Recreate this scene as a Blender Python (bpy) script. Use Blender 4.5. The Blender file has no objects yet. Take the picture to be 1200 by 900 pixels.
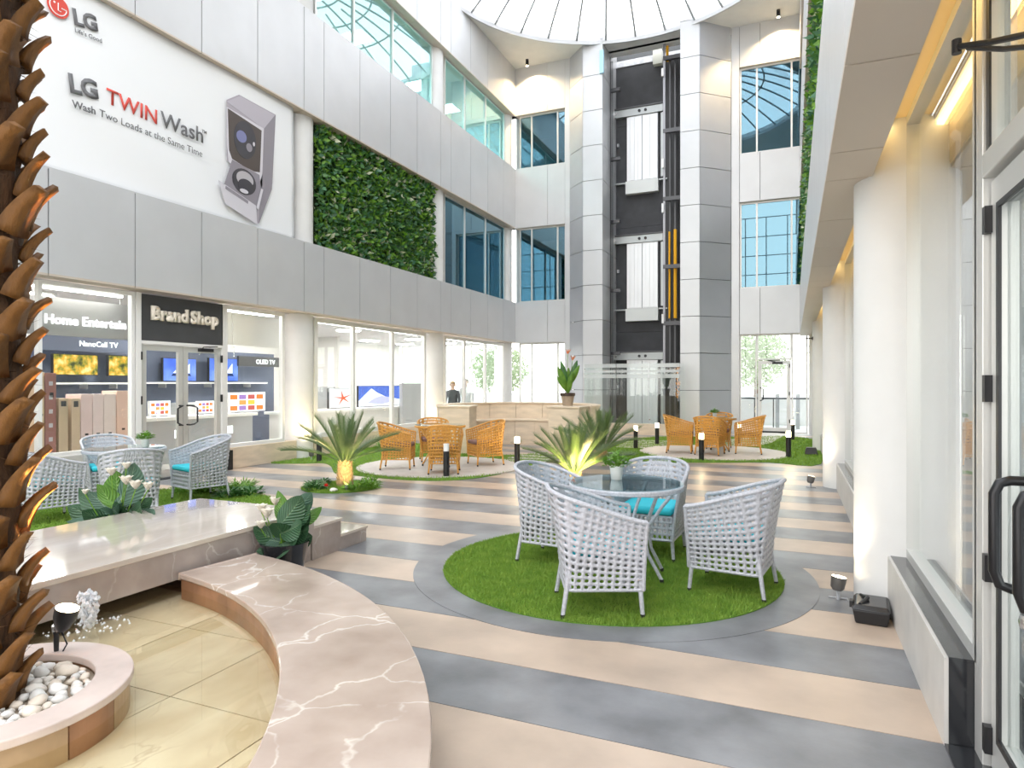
import bpy, bmesh, math, random
import numpy as np
from mathutils import Vector, Matrix
random.seed(7); RNG = np.random.default_rng(7)
SC = bpy.context.scene
COL = SC.collection
PI = math.pi

# ------------------------------------------------------------------ camera, sky, exposure
EYE = 1.45
FPX, HY = 768.0, 449.0
TH = math.atan(328 / FPX); CT, ST = math.cos(TH), math.sin(TH)
cam_d = bpy.data.cameras.new('camera'); cam = bpy.data.objects.new('camera', cam_d); COL.objects.link(cam)
cam_d.sensor_fit = 'HORIZONTAL'; cam_d.sensor_width = 36; cam_d.lens = FPX / 1200 * 36
cam_d.shift_y = -1 / 1200; cam_d.clip_start = .05; cam_d.clip_end = 300
cam.location = (0, 0, EYE); cam.rotation_euler = (PI / 2, 0, TH)
SC.camera = cam
world = bpy.data.worlds.new('sky'); SC.world = world; world.use_nodes = True
wn = world.node_tree; wn.nodes.clear()
wo = wn.nodes.new('ShaderNodeOutputWorld'); wb = wn.nodes.new('ShaderNodeBackground')
wtc = wn.nodes.new('ShaderNodeTexCoord'); wsx = wn.nodes.new('ShaderNodeSeparateXYZ'); wr = wn.nodes.new('ShaderNodeValToRGB')
wn.links.new(wtc.outputs['Generated'], wsx.inputs[0]); wn.links.new(wsx.outputs['Z'], wr.inputs[0])
wr.color_ramp.elements[0].position = 0.0; wr.color_ramp.elements[0].color = (1, .965, .91, 1)
wr.color_ramp.elements[1].position = 0.9; wr.color_ramp.elements[1].color = (.90, .94, 1, 1)
wn.links.new(wr.outputs[0], wb.inputs[0]); wb.inputs[1].default_value = 3.4
wn.links.new(wb.outputs[0], wo.inputs[0])
vs = SC.view_settings
vs.view_transform = 'Standard'; vs.look = 'None'; vs.gamma = 1; vs.use_curve_mapping = False
vs.exposure = 0.33

# ------------------------------------------------------------------ pixel -> place helpers (for measuring off the photograph)
def W(px, d):
    X = (px - 600) / FPX * d
    return (X * CT - d * ST, X * ST + d * CT)
def G(px, py, z=0.0):
    return W(px, (EYE - z) * FPX / (py - HY))
def onX(px, py, x0):                       # point of a plane X = x0
    k = (px - 600) / FPX; d = x0 / (k * CT - ST)
    return (x0, d * (k * ST + CT), EYE - (py - HY) * d / FPX)
def onY(px, py, y0):
    k = (px - 600) / FPX; d = y0 / (k * ST + CT)
    return (d * (k * CT - ST), y0, EYE - (py - HY) * d / FPX)

# ------------------------------------------------------------------ object helpers
def tag(o, label=None, cat=None, group=None, kind=None):
    if label: o['label'] = label
    if cat: o['category'] = cat
    if group: o['group'] = group
    if kind: o['kind'] = kind
    return o
def empty(name, loc=(0, 0, 0), rz=0.0, parent=None):
    o = bpy.data.objects.new(name, None); COL.objects.link(o)
    o.location = loc; o.rotation_euler = (0, 0, rz); o.empty_display_size = .1
    if parent: o.parent = parent
    return o
def thing(name, label, cat, loc=(0, 0, 0), rz=0.0, group=None, kind=None):
    return tag(empty(name, loc, rz), label, cat, group, kind)
def inst(name, me, parent=None, loc=(0, 0, 0), rot=(0, 0, 0), scale=(1, 1, 1), mat=None):
    o = bpy.data.objects.new(name, me); COL.objects.link(o)
    o.location = loc; o.rotation_euler = rot; o.scale = scale
    if parent: o.parent = parent
    if mat:
        if not me.materials: me.materials.append(None)
        o.material_slots[0].link = 'OBJECT'; o.material_slots[0].material = mat
    return o
def copy_tree(o, parent=None):
    c = o.copy(); COL.objects.link(c); c.parent = parent
    for ch in list(o.children): copy_tree(ch, c)
    return c
class MB:
    def __init__(s): s.v = []; s.f = []
    def add(s, vs, fs):
        n = len(s.v); s.v += [tuple(p) for p in vs]; s.f += [tuple(i + n for i in f) for f in fs]; return s
    def box(s, x0, x1, y0, y1, z0, z1):
        return s.add([(x0, y0, z0), (x1, y0, z0), (x1, y1, z0), (x0, y1, z0), (x0, y0, z1), (x1, y0, z1), (x1, y1, z1), (x0, y1, z1)],
                     [(3, 2, 1, 0), (4, 5, 6, 7), (0, 1, 5, 4), (1, 2, 6, 5), (2, 3, 7, 6), (3, 0, 4, 7)])
    def hexa(s, p):                        # eight points: bottom loop, top loop
        return s.add(p, [(3, 2, 1, 0), (4, 5, 6, 7), (0, 1, 5, 4), (1, 2, 6, 5), (2, 3, 7, 6), (3, 0, 4, 7)])
    def prism(s, poly, z0, z1):            # ccw polygon
        n = len(poly)
        return s.add([(x, y, z0) for x, y in poly] + [(x, y, z1) for x, y in poly],
                     [tuple(range(n - 1, -1, -1)), tuple(range(n, 2 * n))] + [(i, (i + 1) % n, n + (i + 1) % n, n + i) for i in range(n)])
    def tube(s, pts, r, n=8, cap=True):
        pts = [Vector(p) for p in pts]; m = len(pts)
        rs = r if isinstance(r, (list, tuple)) else [r] * m
        vs = []; up = None
        for i, p in enumerate(pts):
            t = (pts[min(i + 1, m - 1)] - pts[max(i - 1, 0)]).normalized()
            if up is None:
                up = Vector((0, 0, 1)) if abs(t.z) < .9 else Vector((1, 0, 0))
            a = t.cross(up); 
            if a.length < 1e-5: a = t.cross(Vector((0, 1, 0)))
            a.normalize(); b = a.cross(t).normalized(); up = b
            for k in range(n):
                q = 2 * PI * k / n
                vs.append(p + (a * math.cos(q) + b * math.sin(q)) * rs[i])
        fs = [(i * n + k, i * n + (k + 1) % n, (i + 1) * n + (k + 1) % n, (i + 1) * n + k) for i in range(m - 1) for k in range(n)]
        if cap: fs += [tuple(range(n - 1, -1, -1)), tuple(range((m - 1) * n, m * n))]
        return s.add(vs, fs)
    def lathe(s, prof, n=24, c=(0, 0), cap=True):     # prof: (r, z) from bottom to top
        vs = [(c[0] + r * math.cos(2 * PI * k / n), c[1] + r * math.sin(2 * PI * k / n), z) for r, z in prof for k in range(n)]
        m = len(prof)
        fs = [(i * n + k, i * n + (k + 1) % n, (i + 1) * n + (k + 1) % n, (i + 1) * n + k) for i in range(m - 1) for k in range(n)]
        if cap: fs += [tuple(range(n - 1, -1, -1)), tuple(range((m - 1) * n, m * n))]
        return s.add(vs, fs)
    def ring(s, c, ri, ro, z0, z1, a0=0.0, a1=2 * PI, n=64):   # annulus sector with thickness
        full = abs(a1 - a0 - 2 * PI) < 1e-6; m = n if full else n + 1
        vs = []
        for k in range(m):
            a = a0 + (a1 - a0) * k / n; ca, sa = math.cos(a), math.sin(a)
            vs += [(c[0] + ri * ca, c[1] + ri * sa, z0), (c[0] + ro * ca, c[1] + ro * sa, z0), (c[0] + ro * ca, c[1] + ro * sa, z1), (c[0] + ri * ca, c[1] + ri * sa, z1)]
        fs = []
        for k in range(n):
            i = 4 * k; j = 4 * ((k + 1) % m)
            for q in range(4): fs.append((i + q, j + q, j + (q + 1) % 4, i + (q + 1) % 4)[::-1])
        if not full: fs += [(0, 1, 2, 3), (4 * n + 3, 4 * n + 2, 4 * n + 1, 4 * n)]
        return s.add(vs, fs)
    def mesh(s, name):
        me = bpy.data.meshes.new(name); me.from_pydata(s.v, [], s.f); me.update(); return me
    def build(s, name, mat, parent=None, smooth=False, bevel=0, loc=None, rz=0, seg=2, kind=None):
        me = s.mesh(name)
        if mat: me.materials.append(mat)
        if smooth:
            me.shade_smooth()
            try: me.set_sharp_from_angle(angle=math.radians(40))
            except Exception: pass
        o = bpy.data.objects.new(name, me); COL.objects.link(o)
        if parent: o.parent = parent
        if loc: o.location = loc
        o.rotation_euler = (0, 0, rz)
        if bevel:
            m = o.modifiers.new('bevel', 'BEVEL'); m.width = bevel; m.segments = seg; m.limit_method = 'ANGLE'; m.harden_normals = False
        if kind: o['kind'] = kind
        return o
def box(name, mat, b, parent=None, bevel=0, **k): return MB().box(*b).build(name, mat, parent, bevel=bevel, **k)
def npmesh(name, V, F, mat):
    me = bpy.data.meshes.new(name); V = np.asarray(V, dtype=np.float32); F = np.asarray(F, dtype=np.int32)
    me.vertices.add(len(V)); me.vertices.foreach_set('co', V.ravel())
    k = F.shape[1]; me.loops.add(F.size); me.loops.foreach_set('vertex_index', F.ravel())
    me.polygons.add(len(F)); me.polygons.foreach_set('loop_start', np.arange(len(F), dtype=np.int32) * k)
    me.update(calc_edges=True); me.validate()
    if mat: me.materials.append(mat)
    return me
def smooth_poly(pts, n=6):                 # closed Catmull-Rom
    out = []; m = len(pts)
    for i in range(m):
        p0, p1, p2, p3 = [np.array(pts[(i + k - 1) % m]) for k in range(4)]
        for j in range(n):
            t = j / n
            out.append(tuple(.5 * (2 * p1 + (p2 - p0) * t + (2 * p0 - 5 * p1 + 4 * p2 - p3) * t * t + (3 * p1 - p0 - 3 * p2 + p3) * t ** 3)))
    return out
def ccw(poly):
    a = sum(poly[i][0] * poly[(i + 1) % len(poly)][1] - poly[(i + 1) % len(poly)][0] * poly[i][1] for i in range(len(poly)))
    return poly if a > 0 else poly[::-1]
def circle(c, r, n=64): return [(c[0] + r * math.cos(2 * PI * k / n), c[1] + r * math.sin(2 * PI * k / n)) for k in range(n)]
def text(body, mat, parent, origin, width, xd=(0, 1, 0), yd=(0, 0, 1), bold=0.0, extrude=.01, name='lettering', height=None, shear=0):
    cu = bpy.data.curves.new(name, 'FONT'); cu.body = body; cu.offset = bold; cu.resolution_u = 3; cu.shear = shear
    o = bpy.data.objects.new(name, cu); COL.objects.link(o)
    bpy.context.view_layer.update()
    me = bpy.data.meshes.new_from_object(o.evaluated_get(bpy.context.evaluated_depsgraph_get()))
    COL.objects.unlink(o); bpy.data.objects.remove(o)
    V = np.array([v.co[:] for v in me.vertices]); mn, mx = V.min(0), V.max(0)
    sx = width / (mx[0] - mn[0]); sy = sx if height is None else height / (mx[1] - mn[1])
    xd, yd = Vector(xd).normalized(), Vector(yd).normalized(); zd = xd.cross(yd)
    bm = bmesh.new(); bm.from_mesh(me)
    for v in bm.verts: v.co = Vector(origin) + xd * ((v.co.x - mn[0]) * sx) + yd * ((v.co.y - mn[1]) * sy)
    if extrude:
        bm.normal_update()
        r = bmesh.ops.extrude_face_region(bm, geom=bm.faces[:])
        for g in r['geom']:
            if isinstance(g, bmesh.types.BMVert): g.co += zd * extrude
    bm.to_mesh(me); bm.free(); me.name = name; me.materials.clear(); me.materials.append(mat)
    return inst(name, me, parent)

# ------------------------------------------------------------------ materials
def nd(t, typ, **k):
    n = t.nodes.new(typ)
    for a, b in k.items(): setattr(n, a, b)
    return n
def new_mat(name):
    m = bpy.data.materials.new(name); m.use_nodes = True; t = m.node_tree; t.nodes.clear()
    o = nd(t, 'ShaderNodeOutputMaterial'); return m, t, o
def M(name, base, rough=.5, metal=0.0, var=0.0, vscale=4.0, bump=0.0, bscale=40.0, base2=None, coat=0.0, stretch=(1, 1, 1), transl=0.0, spec=.5, detail=4):
    m, t, o = new_mat(name); p = nd(t, 'ShaderNodeBsdfPrincipled')
    p.inputs['Roughness'].default_value = rough; p.inputs['Metallic'].default_value = metal
    p.inputs['Base Color'].default_value = (*base, 1); p.inputs['Coat Weight'].default_value = coat; p.inputs['Specular IOR Level'].default_value = spec
    p.inputs['Coat Roughness'].default_value = .08
    if var or bump:
        tc = nd(t, 'ShaderNodeTexCoord'); mp = nd(t, 'ShaderNodeMapping'); mp.inputs['Scale'].default_value = stretch
        t.links.new(tc.outputs['Object'], mp.inputs[0])
    if var:
        n = nd(t, 'ShaderNodeTexNoise'); n.inputs['Scale'].default_value = vscale; n.inputs['Detail'].default_value = detail
        t.links.new(mp.outputs[0], n.inputs['Vector'])
        r = nd(t, 'ShaderNodeValToRGB'); b2 = base2 or tuple(min(1, c * (1 + var)) for c in base); b1 = tuple(c * (1 - var) for c in base) if not base2 else base
        r.color_ramp.elements[0].position = .32; r.color_ramp.elements[0].color = (*b1, 1)
        r.color_ramp.elements[1].position = .68; r.color_ramp.elements[1].color = (*b2, 1)
        t.links.new(n.outputs[0], r.inputs[0]); t.links.new(r.outputs[0], p.inputs['Base Color'])
    if bump:
        n = nd(t, 'ShaderNodeTexNoise'); n.inputs['Scale'].default_value = bscale; n.inputs['Detail'].default_value = 3
        t.links.new(mp.outputs[0], n.inputs['Vector'])
        b = nd(t, 'ShaderNodeBump'); b.inputs['Strength'].default_value = bump; b.inputs['Distance'].default_value = .01
        t.links.new(n.outputs[0], b.inputs['Height']); t.links.new(b.outputs[0], p.inputs['Normal'])
    if transl:
        tr = nd(t, 'ShaderNodeBsdfTranslucent'); tr.inputs[0].default_value = (*base, 1); mx = nd(t, 'ShaderNodeMixShader'); mx.inputs[0].default_value = transl
        t.links.new(p.outputs[0], mx.inputs[1]); t.links.new(tr.outputs[0], mx.inputs[2]); t.links.new(mx.outputs[0], o.inputs[0])
    else: t.links.new(p.outputs[0], o.inputs[0])
    return m
def EM(name, col, s):
    m, t, o = new_mat(name); e = nd(t, 'ShaderNodeEmission'); e.inputs[0].default_value = (*col, 1); e.inputs[1].default_value = s
    t.links.new(e.outputs[0], o.inputs[0]); return m
def GLASS(name, tint=(1, 1, 1), ior=1.5, gain=1.0, bias=0.0, rcol=(1, 1, 1), rough=0.0, frost=0.0):
    m, t, o = new_mat(name); tr = nd(t, 'ShaderNodeBsdfTransparent'); tr.inputs[0].default_value = (*tint, 1)
    gl = nd(t, 'ShaderNodeBsdfGlossy'); gl.inputs[0].default_value = (*rcol, 1); gl.inputs[1].default_value = rough
    # a Fresnel term that is the same for rays arriving from either side of the pane
    lw = nd(t, 'ShaderNodeLayerWeight'); lw.inputs[0].default_value = .5
    pw = nd(t, 'ShaderNodeMath', operation='POWER'); pw.inputs[1].default_value = 4.0; t.links.new(lw.outputs['Facing'], pw.inputs[0])
    ma = nd(t, 'ShaderNodeMath', operation='MULTIPLY_ADD', use_clamp=True); f0 = ((ior - 1) / (ior + 1)) ** 2
    ma.inputs[1].default_value = gain * (1 - f0); ma.inputs[2].default_value = min(1, f0 * gain + bias)
    t.links.new(pw.outputs[0], ma.inputs[0])
    mx = nd(t, 'ShaderNodeMixShader'); t.links.new(ma.outputs[0], mx.inputs[0]); t.links.new(gl.outputs[0], mx.inputs[2])
    if frost:
        df = nd(t, 'ShaderNodeBsdfDiffuse'); df.inputs[0].default_value = (.8, .83, .83, 1); m2 = nd(t, 'ShaderNodeMixShader'); m2.inputs[0].default_value = frost
        t.links.new(tr.outputs[0], m2.inputs[1]); t.links.new(df.outputs[0], m2.inputs[2]); t.links.new(m2.outputs[0], mx.inputs[1])
    else: t.links.new(tr.outputs[0], mx.inputs[1])
    t.links.new(mx.outputs[0], o.inputs[0]); return m
def MARBLE(name, c1, c2, vein, scale=1.2, rough=.25, coat=.3, stretch=(1, 1, 1), vw=.035, vmix=.75):
    m, t, o = new_mat(name); p = nd(t, 'ShaderNodeBsdfPrincipled'); p.inputs['Roughness'].default_value = rough; p.inputs['Coat Weight'].default_value = coat
    tc = nd(t, 'ShaderNodeTexCoord'); mp = nd(t, 'ShaderNodeMapping'); mp.inputs['Scale'].default_value = stretch; t.links.new(tc.outputs['Object'], mp.inputs[0])
    n = nd(t, 'ShaderNodeTexNoise'); n.inputs['Scale'].default_value = scale * 2.5; n.inputs['Detail'].default_value = 7; t.links.new(mp.outputs[0], n.inputs['Vector'])
    r = nd(t, 'ShaderNodeValToRGB'); r.color_ramp.elements[0].position = .3; r.color_ramp.elements[0].color = (*c1, 1); r.color_ramp.elements[1].position = .72; r.color_ramp.elements[1].color = (*c2, 1)
    t.links.new(n.outputs[0], r.inputs[0])
    n2 = nd(t, 'ShaderNodeTexNoise'); n2.inputs['Scale'].default_value = scale * 1.7; n2.inputs['Detail'].default_value = 5; t.links.new(mp.outputs[0], n2.inputs['Vector'])
    ad = nd(t, 'ShaderNodeMixRGB'); ad.blend_type = 'ADD'; ad.inputs[0].default_value = .55; t.links.new(mp.outputs[0], ad.inputs[1]); t.links.new(n2.outputs['Color'], ad.inputs[2])
    vo = nd(t, 'ShaderNodeTexVoronoi', feature='DISTANCE_TO_EDGE'); vo.inputs['Scale'].default_value = scale * 2.0; t.links.new(ad.outputs[0], vo.inputs['Vector'])
    rr = nd(t, 'ShaderNodeValToRGB'); rr.color_ramp.elements[0].position = 0; rr.color_ramp.elements[0].color = (vmix, vmix, vmix, 1); rr.color_ramp.elements[1].position = vw; rr.color_ramp.elements[1].color = (0, 0, 0, 1)
    t.links.new(vo.outputs['Distance'], rr.inputs[0])
    mu = nd(t, 'ShaderNodeMath', operation='MULTIPLY'); pw = nd(t, 'ShaderNodeMath', operation='MULTIPLY_ADD', use_clamp=True); pw.inputs[1].default_value = 5; pw.inputs[2].default_value = -2.1; t.links.new(n.outputs[0], pw.inputs[0])
    t.links.new(rr.outputs[0], mu.inputs[0]); t.links.new(pw.outputs[0], mu.inputs[1])
    mx = nd(t, 'ShaderNodeMixRGB'); mx.inputs[2].default_value = (*vein, 1); t.links.new(mu.outputs[0], mx.inputs[0]); t.links.new(r.outputs[0], mx.inputs[1])
    t.links.new(mx.outputs[0], p.inputs['Base Color']); t.links.new(p.outputs[0], o.inputs[0]); return m

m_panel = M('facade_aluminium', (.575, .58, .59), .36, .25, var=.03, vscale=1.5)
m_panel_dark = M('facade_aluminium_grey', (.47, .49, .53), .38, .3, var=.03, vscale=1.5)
m_backing = M('joint_backing_grey', (.10, .105, .11), .8)  # plain dark grey for backing slabs and screed
m_plaster = M('white_plaster', (.71, .705, .69), .55, var=.03, vscale=3, bump=.05)
m_soffit = M('soffit_panel', (.58, .50, .42), .45, .1)  # facade aluminium with warm bounce light put into its base colour
m_frame = M('silver_window_frame', (.62, .62, .60), .35, .4)
m_framew = M('white_window_frame', (.80, .79, .77), .4)
m_black = M('black_plastic', (.012, .012, .014), .4)
m_blackm = M('black_metal', (.02, .02, .022), .3, .5)
m_dgrey = M('charcoal_panel', (.055, .056, .06), .5, var=.1)
m_clear = GLASS('clear_glass', (.95, .98, .97), gain=1.0)
m_shop = GLASS('shop_glass', (.97, .99, .98), gain=.8)
m_tint = GLASS('blue_tinted_glass', (.22, .50, .60), ior=1.7, gain=1.3, bias=.10, rcol=(.55, .84, .97))
m_tint3 = GLASS('green_tinted_glass', (.55, .78, .78), ior=1.6, gain=1.3, bias=.10, rcol=(.74, .93, .97))
m_dome = GLASS('dome_glass', (.97, .98, 1), gain=.7)
m_frost = GLASS('frosted_stripe', (.85, .88, .88), frost=.55)
m_grey = M('grey_stone', (.185, .188, .197), .33, var=.32, vscale=2.6, bump=.04, bscale=60, spec=.5, detail=8)
m_beige = M('beige_stone', (.46, .36, .28), .34, var=.17, vscale=2.2, bump=.03, bscale=60, detail=8)
m_pad = M('pale_paving', (.50, .46, .42), .5, var=.08, vscale=5)
m_trav = M('cream_limestone', (.70, .58, .44), .45, var=.10, vscale=3, stretch=(1, 1, 4))
m_plinth = M('grey_white_plinth', (.56, .54, .51), .5, var=.06, vscale=6)
m_marble = MARBLE('beige_marble', (.35, .265, .215), (.53, .43, .36), (.74, .68, .62), 1.1, vw=.02, vmix=.95)
m_slab = MARBLE('polished_cream_marble', (.50, .43, .37), (.65, .575, .505), (.74, .70, .64), .9, rough=.09, coat=.8, stretch=(1.6, .35, 1), vw=.03, vmix=.5)
m_slabside = MARBLE('grey_rose_marble', (.30, .25, .23), (.48, .415, .38), (.68, .63, .60), 1.3, rough=.25, vw=.022)
m_tile = MARBLE('cream_pool_tile', (.52, .40, .25), (.74, .64, .48), (.40, .27, .14), 1.5, rough=.3, coat=0, stretch=(1.3, .6, 1), vw=.025, vmix=.55)
m_poolwall = M('wet_brown_stone', (.30, .155, .085), .3, var=.3, vscale=5)
m_water = GLASS('pool_water', (.97, .97, .93), ior=1.33, gain=.45)
m_turf = M('turf_green', (.165, .305, .03), .65, var=.25, vscale=9, base2=(.27, .41, .055), transl=.15)
m_turfb = M('turf_backing', (.09, .20, .015), .9)
m_wick = M('silver_wicker', (.45, .455, .495), .45, .0, var=.15, vscale=60, bump=.25, bscale=220)
m_wicko = M('honey_wicker', (.60, .29, .055), .45, var=.2, vscale=50, bump=.25, bscale=220)
m_tq = M('turquoise_fabric', (.03, .50, .60), .8, bump=.15, bscale=300, var=.06)
m_brown = M('brown_fabric', (.22, .12, .10), .85, bump=.1, bscale=300)
m_leaf = M('dark_leaf', (.035, .13, .03), .4, var=.35, vscale=9, base2=(.09, .22, .05), transl=.2)
m_leafl = M('fresh_leaf', (.11, .27, .025), .45, var=.3, vscale=14, base2=(.22, .40, .05), transl=.3)
m_leafb = M('blue_green_leaf', (.05, .15, .085), .38, var=.3, vscale=10, base2=(.11, .24, .12), transl=.15)
m_cyc = M('cycad_green', (.075, .135, .045), .36, var=.3, vscale=6, base2=(.15, .215, .08), transl=.2)
m_cyctr = M('cycad_trunk', (.40, .27, .13), .8, var=.3, vscale=20, bump=.6, bscale=60)
m_bark = M('palm_fibre', (.085, .042, .018), .85, var=.5, vscale=22, bump=.9, bscale=70, stretch=(1, 1, .35))
m_stub = M('palm_leaf_base', (.10, .042, .014), .55, var=.45, vscale=14, base2=(.34, .15, .035), transl=.3, bump=.7, bscale=55, stretch=(1, 1, .3))
m_white = M('white_gloss', (.86, .86, .85), .3)
m_petal = M('cream_petal', (.85, .80, .70), .5, transl=.3)
m_red = M('red_petal', (.7, .03, .02), .5)
m_chrome = M('steel', (.66, .66, .66), .22, .9)
m_steel = M('brushed_door_steel', (.78, .79, .80), .38, .35, var=.04, vscale=3, stretch=(8, 8, .4))
m_shaft = M('shaft_grey', (.05, .051, .056), .7, var=.15, vscale=3)
m_rail = M('shaft_rail', (.10, .10, .105), .45, .6)
m_yellow = M('yellow_paint', (.85, .42, .01), .45)
m_ebony = M('black_granite', (.018, .019, .022), .12, coat=.4)
m_wood = M('cove_lining', (.80, .62, .34), .5)
m_floorin = M('shop_floor_tile', (.62, .60, .57), .25)
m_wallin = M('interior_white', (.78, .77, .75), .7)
m_ceilin = M('interior_ceiling', (.62, .60, .62), .7)
m_bluein = M('display_wall_navy', (.09, .11, .17), .6)
m_greyin = M('display_grey', (.42, .43, .45), .6)
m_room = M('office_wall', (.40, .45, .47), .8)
e_lamp = EM('warm_lamp', (1, .80, .48), 14)
e_lamps = EM('flood_lamp', (1, .83, .55), 18)
e_panel = EM('ceiling_light', (1, .96, .90), 52)
e_strip = EM('led_strip', (1, .97, .93), 14)
e_letter = EM('emissive_white', (1, 1, 1), 1.8)  # white of inner sign letters and price cards, brightened by emission
m_hazed_tree = M('hazed_foliage', (.36, .44, .28), .6, var=.2, vscale=6, transl=.3)  # leaf green lightened to paint in the outdoor haze and glare
def BROAD(name, c1, c2, vein):
    m, t, o = new_mat(name); p = nd(t, 'ShaderNodeBsdfPrincipled'); p.inputs['Roughness'].default_value = .42
    at = nd(t, 'ShaderNodeAttribute'); at.attribute_name = 'leaf_uv'; sp = nd(t, 'ShaderNodeSeparateXYZ'); t.links.new(at.outputs['Vector'], sp.inputs[0])
    ab = nd(t, 'ShaderNodeMath', operation='ABSOLUTE'); t.links.new(sp.outputs['X'], ab.inputs[0])
    sub = nd(t, 'ShaderNodeMath', operation='MULTIPLY_ADD'); sub.inputs[1].default_value = -.35; t.links.new(ab.outputs[0], sub.inputs[0]); t.links.new(sp.outputs['Y'], sub.inputs[2])
    mu = nd(t, 'ShaderNodeMath', operation='MULTIPLY'); mu.inputs[1].default_value = 62; t.links.new(sub.outputs[0], mu.inputs[0])
    si = nd(t, 'ShaderNodeMath', operation='SINE'); t.links.new(mu.outputs[0], si.inputs[0])
    r = nd(t, 'ShaderNodeValToRGB'); r.color_ramp.elements[0].position = .0; r.color_ramp.elements[0].color = (*c1, 1); r.color_ramp.elements[1].position = 1; r.color_ramp.elements[1].color = (*c2, 1)
    m1 = nd(t, 'ShaderNodeMath', operation='MULTIPLY_ADD'); m1.inputs[1].default_value = .5; m1.inputs[2].default_value = .5; t.links.new(si.outputs[0], m1.inputs[0]); t.links.new(m1.outputs[0], r.inputs[0])
    lt = nd(t, 'ShaderNodeMath', operation='LESS_THAN'); lt.inputs[1].default_value = .045; t.links.new(ab.outputs[0], lt.inputs[0])
    mx = nd(t, 'ShaderNodeMixRGB'); mx.inputs[2].default_value = (*vein, 1); t.links.new(lt.outputs[0], mx.inputs[0]); t.links.new(r.outputs[0], mx.inputs[1]); t.links.new(mx.outputs[0], p.inputs['Base Color'])
    bu = nd(t, 'ShaderNodeBump'); bu.inputs['Strength'].default_value = .5; bu.inputs['Distance'].default_value = .006; t.links.new(si.outputs[0], bu.inputs['Height']); t.links.new(bu.outputs[0], p.inputs['Normal'])
    tr = nd(t, 'ShaderNodeBsdfTranslucent'); tr.inputs[0].default_value = (*c2, 1); ms = nd(t, 'ShaderNodeMixShader'); ms.inputs[0].default_value = .12
    t.links.new(p.outputs[0], ms.inputs[1]); t.links.new(tr.outputs[0], ms.inputs[2]); t.links.new(ms.outputs[0], o.inputs[0]); return m
m_br1 = BROAD('broad_leaf_deep', (.022, .07, .03), (.045, .115, .05), (.10, .18, .09)); m_br2 = BROAD('broad_leaf_fresh', (.08, .20, .03), (.14, .30, .05), (.22, .38, .10)); m_br3 = BROAD('broad_leaf_dusty', (.045, .105, .07), (.085, .165, .11), (.16, .25, .17))
m_door = GLASS('door_glass', (.93, .96, .96), gain=.5)
ORD = ('first', 'second', 'third', 'fourth', 'fifth', 'sixth', 'seventh', 'eighth', 'ninth', 'tenth', 'eleventh', 'twelfth')

# ------------------------------------------------------------------ measures of the place
XS, XG, XR, XW, YB = -8.5, -8.76, .205, .67, 20.2
Z1, Z2, Z3, Z4, Z5, ZC = 2.79, 4.14, 6.62, 8.60, 10.38, 11.95
GRID = [-1.75, -.6, .57, 1.73, 2.9, 4.07, 4.65, 5.23, 6.40, 7.53, 8.70, 9.87, 10.45, 11.62, 12.78, 13.95, 15.12, 15.70, 16.87, 18.03, 19.2, 20.2]

# ------------------------------------------------------------------ ground and floor
g = MB().box(-60, 60, -40, 90, -.35, -.05).build('ground', M('outdoor_paving', (.50, .50, .49), .8, var=.08, vscale=.4))
tag(g, 'pale outdoor paving stretching away beyond the glass doors', 'ground', kind='structure')
fl = tag(empty('floor'), 'indoor courtyard floor of grey and beige stone bands', 'floor', kind='structure')
MB().box(-13, 1.6, -2.6, 20.7, -.05, -.03).build('screed', m_backing, fl)
y = 2.6 - .505 * 10; i = 0
while y < 20.0:
    y1 = min(y + .505, 20.4)
    MB().box(-8.76, .78, y + .0025, y1 - .0025, -.03, 0).build('paving_band', m_grey if i % 2 == 0 else m_beige, fl)
    y = y1; i += 1
TURF_C, TURF_R = (-1.34, 5.06), 1.29
MB().ring(TURF_C, TURF_R - .05, 1.52, -.02, .003, n=96).build('border_ring', m_grey, fl)

# ------------------------------------------------------------------ generic wall pieces
def seg_panel(parent, p, q, z0, z1, mat, th=.03, name='panel', gap=.008):
    p, q = Vector((*p, 0)), Vector((*q, 0)); t = (q - p).normalized(); n = Vector((-t.y, t.x, 0))   # body lies to the left of p->q
    a, b = p + t * gap, q - t * gap
    c, d = b + n * th, a + n * th
    return MB().hexa([(v.x, v.y, z) for z in (z0 + gap, z1 - gap) for v in (a, b, c, d)]).build(name, mat, parent)
def window(num, axis, pos, cuts, z0, z1, glass, label, fr=m_frame, fw=.05, depth=.08, sign=1, rails=(), door=None):
    w = tag(empty('window_%d' % num), label, 'window', kind='structure')
    def bx(name, mat, a0, a1, zz0, zz1, d0, d1):
        b = (pos + d0, pos + d1, a0, a1, zz0, zz1) if axis == 'X' else (a0, a1, pos + d0, pos + d1, zz0, zz1)
        return MB().box(*b).build(name, mat, w)
    h = depth / 2
    a0, a1 = cuts[0], cuts[-1]
    bx('frame', fr, a0, a1, z1 - fw, z1, -h, h); bx('frame', fr, a0, a1, z0, z0 + fw, -h, h)
    bx('frame', fr, a0, a0 + fw, z0 + fw, z1 - fw, -h, h); bx('frame', fr, a1 - fw, a1, z0 + fw, z1 - fw, -h, h)
    for c in cuts[1:-1]: bx('mullion', fr, c - fw / 2, c + fw / 2, z0 + fw, z1 - fw, -h, h)
    for k in range(len(cuts) - 1):
        zs = [z0 + fw] + list(rails) + [z1 - fw]
        bx('pane', glass, cuts[k] + fw / 2, cuts[k + 1] - fw / 2, z0 + fw * .8, z1 - fw * .8, -.005, .005)
    return w

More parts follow.
